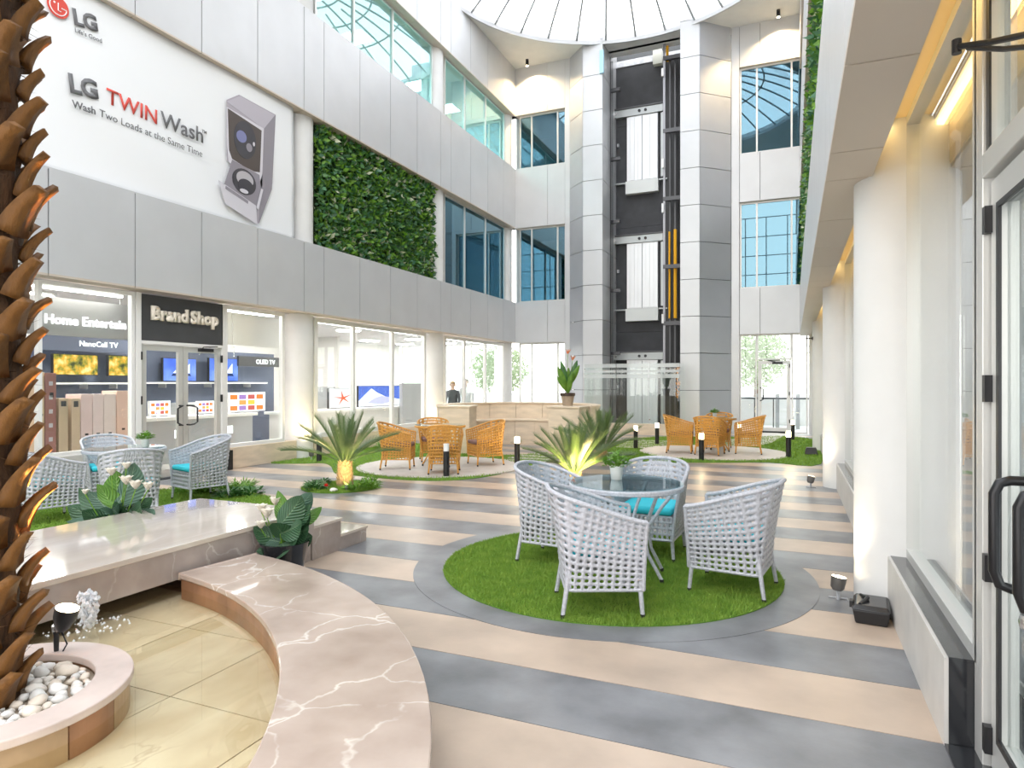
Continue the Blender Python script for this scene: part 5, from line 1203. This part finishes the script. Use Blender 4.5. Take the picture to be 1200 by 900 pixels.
pell('printed_machine', m_pr['darker'], 286, 213, 14, 15, XP + .008); pell('printed_machine', m_pr['shadow'], 287, 210, 10, 9, XP + .010); pell('printed_machine', m_pr['darker'], 288, 218, 9, 8, XP + .012); pell('printed_machine', m_pr['light'], 286, 224, 5, 2.5, XP + .0135)
pp('printed_machine', m_pr['light'], [(256, 211), (300, 241), (301.5, 263), (264, 239)], x=XP + .015)
pp('printed_machine', m_pr['mid'], [(264.5, 217.5), (291, 235.5), (290.5, 239), (264, 221)], x=XP + .017)
pp('printed_machine', m_pr['light'], [(306, 221), (308.5, 222), (303, 246), (300.5, 243)], x=XP + .015)

# ------------------------------------------------------------------ shop front: sign, doors
sg = thing('shop_sign', 'charcoal sign board with cream Brand Shop letters over the doors', 'sign')
MB().box(XG - .02, XG + .05, 6.655, 8.14, 2.075, 2.755).build('board', m_dgrey, sg)
a = Vector(onX(176.5, 375, XG + .052)); b = Vector(onX(247, 381.2, XG + .052))
text('Brand', M('cream_letters', (.88, .80, .68), .4), sg, (XG + .051, a.y, onX(176.5, 375.5, XG)[2]), onX(217, 378, XG)[1] - a.y, bold=.05, extrude=.035)
text('Shop', M('cream_letters', (.88, .80, .68), .4), sg, (XG + .051, onX(219.5, 380, XG)[1], onX(219.5, 384, XG)[2]), onX(252, 384, XG)[1] - onX(219.5, 384, XG)[1], bold=.05, extrude=.035)
d3 = tag(empty('door_3'), 'double glass shop doors with black pull handles under the sign', 'door', kind='structure')
MB().box(XG - .06, XG + .05, 6.58, 6.66, 0, Z1 - .02).build('jamb', m_framew, d3); MB().box(XG - .06, XG + .05, 8.125, 8.185, 0, Z1 - .02).build('jamb', m_framew, d3)
MB().box(XG - .06, XG + .05, 6.66, 8.125, 2.03, 2.075).build('head', m_framew, d3)
ym = 7.39
leaf(d3, 'X', XG, 6.67, ym - .005, .02, 2.02, m_frame, m_shop, .085, .05, bot=.12); leaf(d3, 'X', XG, ym + .005, 8.118, .02, 2.02, m_frame, m_shop, .085, .05, bot=.12)
for s_ in (-1, 1):
    yy = ym + s_ * .07
    MB().tube([(XG + .02, yy, 1.10), (XG + .10, yy, 1.10), (XG + .125, yy + s_ * .05, 1.09), (XG + .125, yy + s_ * .11, 1.06), (XG + .125, yy + s_ * .11, .84), (XG + .125, yy + s_ * .05, .81), (XG + .10, yy, .80), (XG + .02, yy, .80)], .014, 8).build('pull_handle', m_blackm, d3, smooth=True)
for yy in (6.66, 8.125):
    for z in (.35, 1.2, 1.85): MB().box(XG + .026, XG + .055, yy - .012, yy + .012, z - .06, z + .06).build('hinge', m_black, d3)
MB().box(XG + .03, XG + .09, 7.66, 7.92, 1.955, 2.005).build('door_closer', m_black, d3); MB().tube([(XG + .07, 7.72, 2.01), (XG + .2, 7.62, 2.02), (XG + .06, 8.02, 2.05)], .009, 6).build('closer_arm', m_black, d3)
MB().box(XG + .06, XG + .14, 8.19, 8.27, 0, .33).build('door_stop', m_black, d3)
MB().box(XG - .08, XG + .10, 6.58, 8.19, 0, .018).build('threshold', m_dgrey, d3)

# ------------------------------------------------------------------ goods in the shop
def inX(px, py, x): return onX(px, py, x)
def shop_box(name, mat, px0, py0, px1, py1, x, depth, label, cat, group=None, base=None):
    (_, ya, zt), (_, yb, zb) = inX(px0, py0, x), inX(px1, py1, x); zt = max(zt, inX(px1, py0, x)[2]) if False else zt
    t = thing(name, label, cat, (x - depth / 2, (ya + yb) / 2, 0 if base is None else base), group=group)
    b = t.location.z
    MB().box(-depth / 2, depth / 2, -(yb - ya) / 2, (yb - ya) / 2, zb - b, zt - b).build('body', mat, t, bevel=.006)
    return t, (ya - t.location.y, yb - t.location.y, zb - b, zt - b, depth / 2)
def screen_mat(name, kind):
    m, t, o = new_mat(name); e = nd(t, 'ShaderNodeEmission'); e.inputs[1].default_value = 1.3; tc = nd(t, 'ShaderNodeTexCoord'); n = nd(t, 'ShaderNodeTexNoise'); r_ = nd(t, 'ShaderNodeValToRGB'); cr = r_.color_ramp
    t.links.new(tc.outputs['Object'], n.inputs['Vector']); n.inputs['Detail'].default_value = 6
    if kind == 'autumn':
        n.inputs['Scale'].default_value = 7; cols = ((.34, (.06, .07, .03)), (.44, (.30, .27, .04)), (.54, (.75, .40, .05)), (.66, (.95, .75, .30)))
    elif kind == 'blue':
        n.inputs['Scale'].default_value = 2; cols = ((.3, (.05, .10, .55)), (.5, (.12, .22, .80)), (.75, (.30, .45, .95)))
    elif kind == 'white': n.inputs['Scale'].default_value = 3; cols = ((.3, (.80, .82, .86)), (.7, (.98, .97, .95)))
    else: n.inputs['Scale'].default_value = 30; cols = ((.3, (.05, .08, .40)), (.5, (.10, .18, .62)), (.7, (.25, .35, .80)))
    while len(cr.elements) < len(cols): cr.elements.new(.5)
    for el, (p, c) in zip(cr.elements, cols): el.position = p; el.color = (*c, 1)
    t.links.new(n.outputs[0], r_.inputs[0]); t.links.new(r_.outputs[0], e.inputs[0]); t.links.new(e.outputs[0], o.inputs[0]); return m
s_aut, s_blue, s_whi, s_snow = screen_mat('screen_autumn', 'autumn'), screen_mat('screen_blue', 'blue'), screen_mat('screen_white', 'white'), screen_mat('screen_speckled_blue', 'snow')
e_w, e_b, e_r, e_o = EM('screen_lit_white', (.92, .93, 1), 1.5), EM('screen_lit_lilac', (.55, .55, .92), 1.3), EM('screen_lit_red', (.85, .14, .06), 1.2), EM('screen_dark_navy', (.03, .05, .15), 1)
def tv(px0, py0, px1, py1, x, sm, label, shapes=(), base=None, stand=False):
    (_, ya, zt), (_, yb, zb) = inX(px0, py0, x), inX(px1, py1, x)
    if stand: zb = .813
    t = thing('television', label, 'television', (x, (ya + yb) / 2, zb), group='televisions in the shop'); w, h_ = (yb - ya) / 2, zt - zb
    MB().box(-.06, 0, -w, w, 0, h_).build('casing', m_black, t, bevel=.005); s_ = MB().box(0, .004, -w + .012, w - .012, .012, h_ - .012).build('screen', sm, t)
    for k, (mt, pts) in enumerate(shapes):
        P = [(.0045 + .0008 * k, -w + .012 + (2 * w - .024) * u, .012 + (h_ - .024) * v) for u, v in pts]; MB().add(P, [tuple(range(len(P)))]).build('picture', mt, s_)
    if stand: MB().box(-.12, .06, -w * .6, w * .6, -.012, 0).build('foot', m_greyin, t); MB().box(-.05, -.02, -.04, .04, -.012, .05).build('neck', m_greyin, t)
    else: MB().box(-.22, -.06, -.12, .12, h_ * .3, h_ * .7).build('wall_bracket', m_greyin, t)
    return t
# carton bay
dw = MB().box(-11.75, -11.6, 4.8, 12.4, 0, 2.15).build('display_wall', m_bluein); tag(dw, 'navy display wall behind the televisions in the carton bay', 'display wall', kind='structure')
tv(62, 414, 115, 440, -11.38, s_aut, 'television showing an autumn park, above the cartons'); tv(127, 416, 166, 441, -11.38, s_aut, 'television showing an autumn park, next to the door jamb')
boat = ((e_w, ((.28, .35), (.5, .72), (.55, .35))), (e_w, ((.56, .35), (.80, .80), (.80, .35))), (e_o, ((.22, .22), (.85, .22), (.80, .33), (.28, .33))))
tv(191, 419, 230, 447, -11.38, s_blue, 'television with blue sailing picture seen through the left door leaf', boat); tv(245, 419, 279, 447, -11.38, s_blue, 'television with blue sailing picture seen through the right door leaf', boat)
for k, (p0, p1, py) in enumerate(((48, 152, 449), (170, 312, 448.5))):
    (_, ya, z), (_, yb, _) = inX(p0, py, -11.38), inX(p1, py, -11.38)
    s_ = thing('wall_shelf', ('long white shelf under the autumn televisions', 'long white shelf under the sailing televisions')[k], 'shelf', (-11.6, (ya + yb) / 2, z)); L = (yb - ya) / 2
    MB().box(0, .26, -L, L, -.02, .012).build('board', m_white, s_)
    for q in (-.7, 0, .7): MB().box(0, .2, q * L - .012, q * L + .012, -.10, -.02).build('bracket', m_greyin, s_)
for k, (p0, q0, p1, q1, mt, lab) in enumerate(((44, 436, 52, 532, M('tan_carton', (.66, .50, .34), .8), 'tall tan carton at the left edge of the carton window'), (53, 437, 66, 512, M('maroon_carton', (.36, .17, .15), .7), 'tall maroon carton with pale print in the window'),
        (69, 467, 80, 520, M('tan_carton_2', (.60, .47, .33), .8), 'slim tan carton with dark panel next to the maroon one'), (84, 467, 94, 520, M('tan_carton_3', (.62, .48, .35), .8), 'second slim tan carton with dark panel'),
        (95, 462, 108, 518, M('pink_carton', (.80, .62, .60), .8), 'pale pink carton stack in the middle of the window'), (109, 462, 121, 516, M('pink_carton_2', (.82, .66, .64), .8), 'pale pink carton right of the pink stack'),
        (122, 462, 136, 514, M('pink_carton_3', (.84, .70, .66), .8), 'pinkish white carton near the window right side'), (137, 458, 152, 512, M('red_white_carton', (.84, .58, .48), .8), 'red and white carton against the door jamb'))):
    x = -9.75
    t, (ya, yb, zb, zt, hd_) = shop_box('carton', mt, p0, q0, p1, q1, x, .36, lab, 'carton', 'cartons in the shop window')
    for ch in t.children:
        for v in ch.data.vertices:
            if v.co.z < zt - .01: v.co.z = 0
    if k in (2, 3): MB().box(hd_, hd_ + .003, ya + .03, yb - .03, zb + .55, zt - .04).build('print', m_dgrey, t)
    elif k == 1:
        for q in range(5): MB().box(hd_, hd_ + .003, ya + .05, yb - .05, zt - .18 - .2 * q, zt - .12 - .2 * q).build('print', m_pr['light'], t)
        MB().box(hd_, hd_ + .003, yb - .09, yb - .04, zt - .35, zt - .28).build('hand_hole', m_black, t)
    else:
        MB().box(hd_, hd_ + .003, (ya + yb) / 2 - .025, (ya + yb) / 2 + .025, zt - .62, zt - .59).build('hand_hole', m_black, t); MB().box(hd_, hd_ + .003, ya + .02, yb - .02, .02, .20).build('print', m_redp if k > 3 else m_dgrey, t)
hs = thing('interior_sign', 'pale inner fascia with white Home Entertain letters behind the carton window', 'sign')
x = XG - .30
MB().box(x - .05, x, 5.25, 6.75, onX(100, 395, x)[2], 2.60).build('board', M('pale_grey_board', (.40, .39, .385), .6), hs)
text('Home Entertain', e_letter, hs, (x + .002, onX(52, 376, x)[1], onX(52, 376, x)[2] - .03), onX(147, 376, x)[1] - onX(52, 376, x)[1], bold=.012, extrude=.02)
ns = thing('interior_sign', 'navy hanging sign with white Cell TV letters over the autumn televisions', 'sign')
x = -11.2; za, zb_ = onX(120, 413, x)[2], onX(120, 396, x)[2]
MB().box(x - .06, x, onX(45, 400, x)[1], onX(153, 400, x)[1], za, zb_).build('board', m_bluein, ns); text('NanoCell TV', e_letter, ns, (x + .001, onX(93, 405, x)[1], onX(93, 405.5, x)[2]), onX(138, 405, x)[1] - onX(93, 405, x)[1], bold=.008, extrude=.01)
os_ = thing('interior_sign', 'dark hanging sign with white OLED TV letters right of the doors', 'sign')
x = -11.2; MB().box(x - .06, x, onX(280, 425, x)[1], onX(327, 425, x)[1], onX(300, 429.5, x)[2], onX(300, 418, x)[2]).build('board', m_dgrey, os_)
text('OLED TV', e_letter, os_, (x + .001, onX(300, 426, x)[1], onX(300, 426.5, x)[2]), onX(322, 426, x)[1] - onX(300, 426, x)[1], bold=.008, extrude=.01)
for sg_, xx_, ya_, yb_, zz_ in ((hs, XG - .325, 5.4, 6.6, 2.60), (ns, -11.23, 5.2, 7.0, zb_), (os_, -11.23, 9.9, 10.8, onX(300, 418, -11.2)[2])):
    for yy_ in (ya_, yb_): MB().tube([(xx_, yy_, zz_ - .02), (xx_, yy_, Z1 - .02)], .008, 6).build('hanging_rod', m_chrome, sg_)
ib = thing('inner_fascia', 'pale hanging bulkhead behind the window beside the doors', 'bulkhead'); x = XG - .9
MB().box(x - .04, x, 8.3, 9.25, 2.17, Z1 - .02).build('panel', m_wallin, ib); MB().box(x - .04, x, 9.27, 10.5, 2.17, Z1 - .02).build('panel', m_wallin, ib)
# counters with small boxed goods
ct = thing('display_counter', 'white display counter behind the shop doors', 'counter', (-10.6, 8.6, 0))
MB().box(-.35, .35, -1.9, 1.9, .78, .84).build('top', m_white, ct, bevel=.005); MB().box(-.30, .30, -1.8, 1.8, .0, .78).build('body', m_greyin, ct)
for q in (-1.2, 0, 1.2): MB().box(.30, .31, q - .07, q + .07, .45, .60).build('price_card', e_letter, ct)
cc = [(.80, .22, .05), (.85, .55, .08), (.35, .20, .50), (.85, .83, .80), (.55, .12, .10), (.75, .35, .10)]
def tiled_tv(px0, py0, px1, py1, x, lab):
    (_, ya, zt), (_, yb, zb) = inX(px0, py0, x), inX(px1, py1, x); zb = .84
    t = thing('television', lab, 'television', (x, (ya + yb) / 2, zb), group='televisions in the shop'); w, h_ = (yb - ya) / 2, zt - zb
    MB().box(-.05, 0, -w, w, .02, h_).build('casing', m_white, t, bevel=.004); s_ = MB().box(0, .004, -w + .01, w - .01, .03, h_ - .01).build('screen', e_w, t); MB().box(-.1, .06, -w * .5, w * .5, 0, .02).build('foot', m_greyin, t)
    for i in range(4):
        for k in range(3):
            u, v = -w + .03 + (2 * w - .06) * i / 4, .05 + (h_ - .08) * k / 3
            MB().add([(.005, u, v), (.005, u + (2 * w - .06) / 4 * .82, v), (.005, u + (2 * w - .06) / 4 * .82, v + (h_ - .08) / 3 * .84), (.005, u, v + (h_ - .08) / 3 * .84)], [(0, 1, 2, 3)]).build('picture', EM('tile_%d%d' % (i, k), cc[(i * 2 + k * 3) % 6], 1.3), s_)
tiled_tv(175, 470, 200, 494, -10.55, 'small screen with colourful picture tiles behind the left door leaf'); tiled_tv(231, 470, 251, 494, -10.55, 'small screen with colourful picture tiles behind the right door leaf'); tiled_tv(268, 460, 311, 493, -10.45, 'large screen with colourful picture tiles right of the doors')
wm = thing('soundbar_shelf', 'white shelf unit beside the tiled screen', 'shelf', (-11.4, 10.0, 0)); MB().box(-.2, .2, -.5, .5, 0, 1.02).build('body', m_white, wm, bevel=.01); MB().box(-.22, .22, -.52, .52, 1.02, 1.05).build('top', m_white, wm)
# starfish and mountain bay
star = [(e_r, [(.52 + (.42 if k % 2 == 0 else .075) * math.cos(math.radians(100 + 36 * k)) * (1.0), .50 + (.44 if k % 2 == 0 else .07) * math.sin(math.radians(100 + 36 * k))) for k in range(10)])]
snow = ((e_w, ((0, 0), (0, .28), (.28, .88), (.42, .66), (.62, .45), (1, .28), (1, 0))), (e_b, ((.18, .16), (.36, .40), (.52, .50), (.70, .42), (.86, .20), (.5, .06))))
tv(385.5, 455, 416, 488, -10.6, s_whi, 'television showing a red starfish on white', star, stand=True); tv(420, 452, 469.5, 485, -10.6, s_snow, 'television showing a white snow mountain on blue', snow, stand=True)
tv(371, 442, 393, 449, -12.6, s_snow, 'small blue screen high on the back wall of the starfish bay')
ct2 = thing('display_counter', 'white display counter under the starfish and mountain screens', 'counter', (-10.65, 13.9, 0))
MB().box(-.4, .4, -2.4, 2.4, .74, .80).build('top', m_white, ct2, bevel=.005); MB().box(-.34, .34, -2.3, 2.3, 0, .74).build('body', m_wallin, ct2)
gp2 = MB().box(-.05, .05, -.55, .55, 0, 1.45).build('display_partition', m_greyin, loc=(-10.2, onX(482, 470, -10.2)[1], 0)); tag(gp2, 'grey display partition right of the mountain screen', 'partition')
gp3 = MB().box(-.05, .05, -.5, .5, 0, 1.35).build('display_partition', m_greyin, loc=(-11.6, onX(377, 470, -11.6)[1], 0)); tag(gp3, 'grey display partition left of the starfish screen', 'partition')
# ------------------------------------------------------------------ two people behind the bench window
def person(label, x, y, face, h_, top, trousers, hairc, skin=(.62, .42, .32)):
    t = thing('person', label, 'person', (x, y, 0), math.radians(face - 90)); s_ = h_ / 1.72
    J = [((0, 0, .95), .13), ((0, .0, 1.15), .125), ((0, .0, 1.36), .14), ((0, 0, 1.46), .06), ((0, .015, 1.53), .055), ((0, .02, 1.60), .088), ((0, .015, 1.67), .07),
         ((.17, 0, 1.38), .062), ((.235, .0, 1.12), .045), ((.22, .10, .90), .034), ((.215, .13, .80), .034), ((-.17, 0, 1.38), .062), ((-.235, 0, 1.12), .045), ((-.20, .12, .93), .034), ((-.19, .16, .84), .034),
         ((.09, 0, .88), .095), ((.10, .01, .48), .062), ((.10, -.01, .09), .042), ((.10, .12, .04), .04), ((-.09, 0, .88), .095), ((-.10, .01, .48), .062), ((-.10, -.01, .09), .042), ((-.10, .12, .04), .04)]
    E_ = [(0, 1), (1, 2), (2, 3), (3, 4), (4, 5), (5, 6), (2, 7), (7, 8), (8, 9), (9, 10), (2, 11), (11, 12), (12, 13), (13, 14), (0, 15), (15, 16), (16, 17), (17, 18), (0, 19), (19, 20), (20, 21), (21, 22)]
    for sgn, w in ((1, 10), (-1, 14)):
        for k in range(5):
            b = Vector(J[w][0]); i = len(J); d = Vector(((.028 - .014 * k), .02 + .005 * (k == 0), -.03)); J += [(tuple(b + d), .009), (tuple(b + d * 1.6 + Vector((0, .01, -.045 + .012 * abs(k - 2)))), .008)]; E_ += [(w, i), (i, i + 1)]
    me = bpy.data.meshes.new('body'); me.from_pydata([Vector(p) * s_ for p, _ in J], E_, []); o = bpy.data.objects.new('body', me); COL.objects.link(o); o.parent = t
    o.modifiers.new('skin', 'SKIN'); sub = o.modifiers.new('sub', 'SUBSURF'); sub.levels = sub.render_levels = 2
    for i, (p, r_) in enumerate(J): me.skin_vertices[0].data[i].radius = (r_ * s_, r_ * s_)
    me.skin_vertices[0].data[0].use_root = True
    m, tr, out = new_mat('clothes_' + label[:8]); p = nd(tr, 'ShaderNodeBsdfPrincipled'); tc = nd(tr, 'ShaderNodeTexCoord'); sx_ = nd(tr, 'ShaderNodeSeparateXYZ'); r_ = nd(tr, 'ShaderNodeValToRGB'); r_.color_ramp.interpolation = 'CONSTANT'
    mul = nd(tr, 'ShaderNodeMath', operation='MULTIPLY'); mul.inputs[1].default_value = 1 / 2.0; tr.links.new(tc.outputs['Object'], sx_.inputs[0]); tr.links.new(sx_.outputs['Z'], mul.inputs[0]); tr.links.new(mul.outputs[0], r_.inputs[0])
    cr = r_.color_ramp; cr.elements[0].position = 0; cr.elements[0].color = (.03, .03, .03, 1); cr.elements[1].position = .05 * s_; cr.elements[1].color = (*trousers, 1)
    for pz, c in ((.455, top), (.725, skin)): el = cr.elements.new(pz * s_); el.color = (*c, 1)
    tr.links.new(r_.outputs[0], p.inputs['Base Color']); p.inputs['Roughness'].default_value = .8; tr.links.new(p.outputs[0], out.inputs[0]); me.materials.append(m)
    hm = MB(); bm = bmesh.new(); bmesh.ops.create_uvsphere(bm, u_segments=16, v_segments=12, radius=1)
    V = [(v.co.x * .093 * s_, (v.co.y * .10 - .012 + .015) * s_, (1.635 + v.co.z * .095) * s_) for v in bm.verts]; F = [tuple(v.index for v in f_.verts) for f_ in bm.faces if not (f_.calc_center_median().y > .35 and f_.calc_center_median().z < .45)]; bm.free()
    hm.add(V, F).build('hair', M('hair_' + label[:8], hairc, .6), t, smooth=True)
    for sgn in (-1, 1):
        MB().lathe([(.002, -.006), (.010, 0), (.002, .006)], 8).build('eye', m_black, t, loc=(sgn * .03 * s_, .105 * s_, 1.605 * s_)); MB().lathe([(.004, -.03), (.02, 0), (.004, .03)], 8).build('ear', M('skin_ear', skin, .6), t, loc=(sgn * .092 * s_, .02 * s_, 1.60 * s_))
    MB().add([Vector(q) * s_ for q in ((-.014, .10, 1.565), (.014, .10, 1.565), (0, .128, 1.57), (0, .10, 1.61))], [(0, 1, 2), (1, 3, 2), (3, 0, 2)]).build('nose', M('skin_nose', skin, .6), t)
    MB().box(-.022 * s_, .022 * s_, .098 * s_, .107 * s_, 1.537 * s_, 1.545 * s_).build('mouth', M('lips', (.45, .18, .15), .6), t)
    return t
x, y = W(530.5, 18.5); person('person in dark grey top standing behind the bench window', x, y, -80, 1.50, (.07, .08, .085), (.05, .05, .06), (.55, .38, .18))
x, y = W(546, 19.6); person('person in pale clothes beside the dark-clad person behind the glass', x, y, -60, 1.58, (.55, .58, .60), (.35, .37, .40), (.30, .27, .24))

# ------------------------------------------------------------------ things along the right wall
bb = thing('bait_station', 'black plastic bait box on the floor against the white plinth', 'box', (.45, 4.58, 0), math.radians(-6))
MB().hexa([(-.085, -.13, 0), (.085, -.13, 0), (.085, .13, 0), (-.085, .13, 0), (-.10, -.14, .085), (.10, -.14, .085), (.10, .14, .085), (-.10, .14, .085)]).build('tray', m_black, bb, bevel=.008)
MB().hexa([(-.105, -.145, .086), (.105, -.145, .086), (.105, .145, .086), (-.105, .145, .086), (-.085, -.12, .112), (.085, -.12, .112), (.085, .12, .112), (-.085, .12, .112)]).build('lid', M('black_gloss', (.012, .012, .014), .22), bb, bevel=.006)
MB().tube([(-.06, -.1, .108), (-.02, 0, .125), (-.06, .1, .108)], .012, 8).build('lid_rib', m_black, bb); MB().box(-.12, -.10, -.03, .03, .06, .10).build('latch', m_black, bb, bevel=.004)
bx2 = thing('bait_station', 'black plastic bait box on the far lawn by the third column', 'box', (.36, 14.6, .01)); MB().hexa([(-.12, -.12, 0), (.12, -.12, 0), (.12, .12, 0), (-.12, .12, 0), (-.10, -.10, .12), (.10, -.10, .12), (.10, .10, .12), (-.10, .10, .12)]).build('tray', m_black, bx2, bevel=.01); MB().box(-.09, .09, -.09, .09, .12, .135).build('lid', m_black, bx2)
cp = thing('coat_hook', 'tiny dark hook high on the third right column', 'hook', (.40, 15.60, 2.42)); MB().tube([(0, 0, 0), (-.12, 0, 0), (-.13, 0, .03)], .012, 6).build('arm', m_black, cp); MB().box(-.01, .02, -.02, .02, -.03, .03).build('plate', m_black, cp)
# ------------------------------------------------------------------ outside: railing, trees, buildings
def tree(loc, h_, r_, label, seed, mat=m_leafl):
    rs = np.random.default_rng(seed); t = thing('tree', label, 'tree', (*loc, -.05), group='trees outside the glass')
    MB().tube([(0, 0, 0), (.05, .03, h_ * .3), (0, 0, h_ * .6)], [.12, .09, .05], 8).build('trunk', m_bark, t)
    n = 2600; P = rs.normal(0, 1, (n, 3)); P /= np.linalg.norm(P, axis=1)[:, None]; P *= (rs.random(n) ** .4)[:, None] * np.array([r_, r_, h_ * .36]); P[:, 2] += h_ * .64
    d = rs.normal(0, 1, (n, 3)); d /= np.linalg.norm(d, axis=1)[:, None]; s_ = np.cross(d, rs.normal(0, 1, (n, 3))); s_ /= np.linalg.norm(s_, axis=1)[:, None]
    V = np.stack([P, P + d * .10 + s_ * .05, P + d * .22, P + d * .10 - s_ * .05], 1).reshape(-1, 3); i = np.arange(n)[:, None] * 4
    o = inst('crown', npmesh('crown', V, i + [0, 1, 2, 3], mat), t); o['kind'] = 'stuff'
tree((-1.6, 33), 4.4, 1.5, 'tree with haze painted into its green, seen through the far glass door', 1, m_hazed_tree); tree((2.3, 34), 5.0, 1.6, 'tree with haze painted into its green, seen through the right side light', 2, m_hazed_tree); tree((-13.5, 30), 3.4, 1.5, 'tree with haze painted into its green, seen through the bench window', 3, m_hazed_tree); tree((-9.9, 38), 3.8, 1.6, 'tree with haze painted into its green, seen through the far corner window', 4, m_hazed_tree)
wlo = MB().box(-6, 5, 25.2, 25.4, -.05, .95).build('garden_wall', m_plaster); tag(wlo, 'low white garden wall outside the far glass door', 'wall', kind='structure')
for k in range(7):
    x = -2.3 + k * .62; o = MB().box(-.06, .06, -.06, .06, -.05, 1.1).build('gate_post', m_greyin, loc=(x, 23.4, 0)); tag(o, ORD[k] + ' grey post of the row outside the far glass door, from the left', 'post', 'grey posts outside the far door')
rl = thing('handrail', 'dark handrail outside the far glass door', 'handrail', (0, 23.2, -.05)); MB().tube([(-2.4, 0, 1.0), (1.8, 0, 1.0)], .03, 8).build('top_rail', m_dgrey, rl)
for k in range(8): MB().tube([(-2.3 + .58 * k, 0, 0), (-2.3 + .58 * k, 0, 1.0)], .02, 6).build('baluster', m_dgrey, rl)
bd = thing('office_block', 'blue-grey office block outside beyond the near door', 'building', (14, 9, -.05)); MB().box(-3, 3, -9, 9, 0, 5.5).build('wall', M('office_block_wall', (.30, .33, .38), .6), bd)
for i in range(7):
    for k in range(2): MB().box(-3.05, -3.0, -8.4 + i * 2.4, -6.8 + i * 2.4, .9 + 2.4 * k, 2.5 + 2.4 * k).build('window', m_dgrey, bd)
MB().box(-3.2, 3.2, -9.2, 9.2, 5.5, 5.8).build('roof', m_greyin, bd)
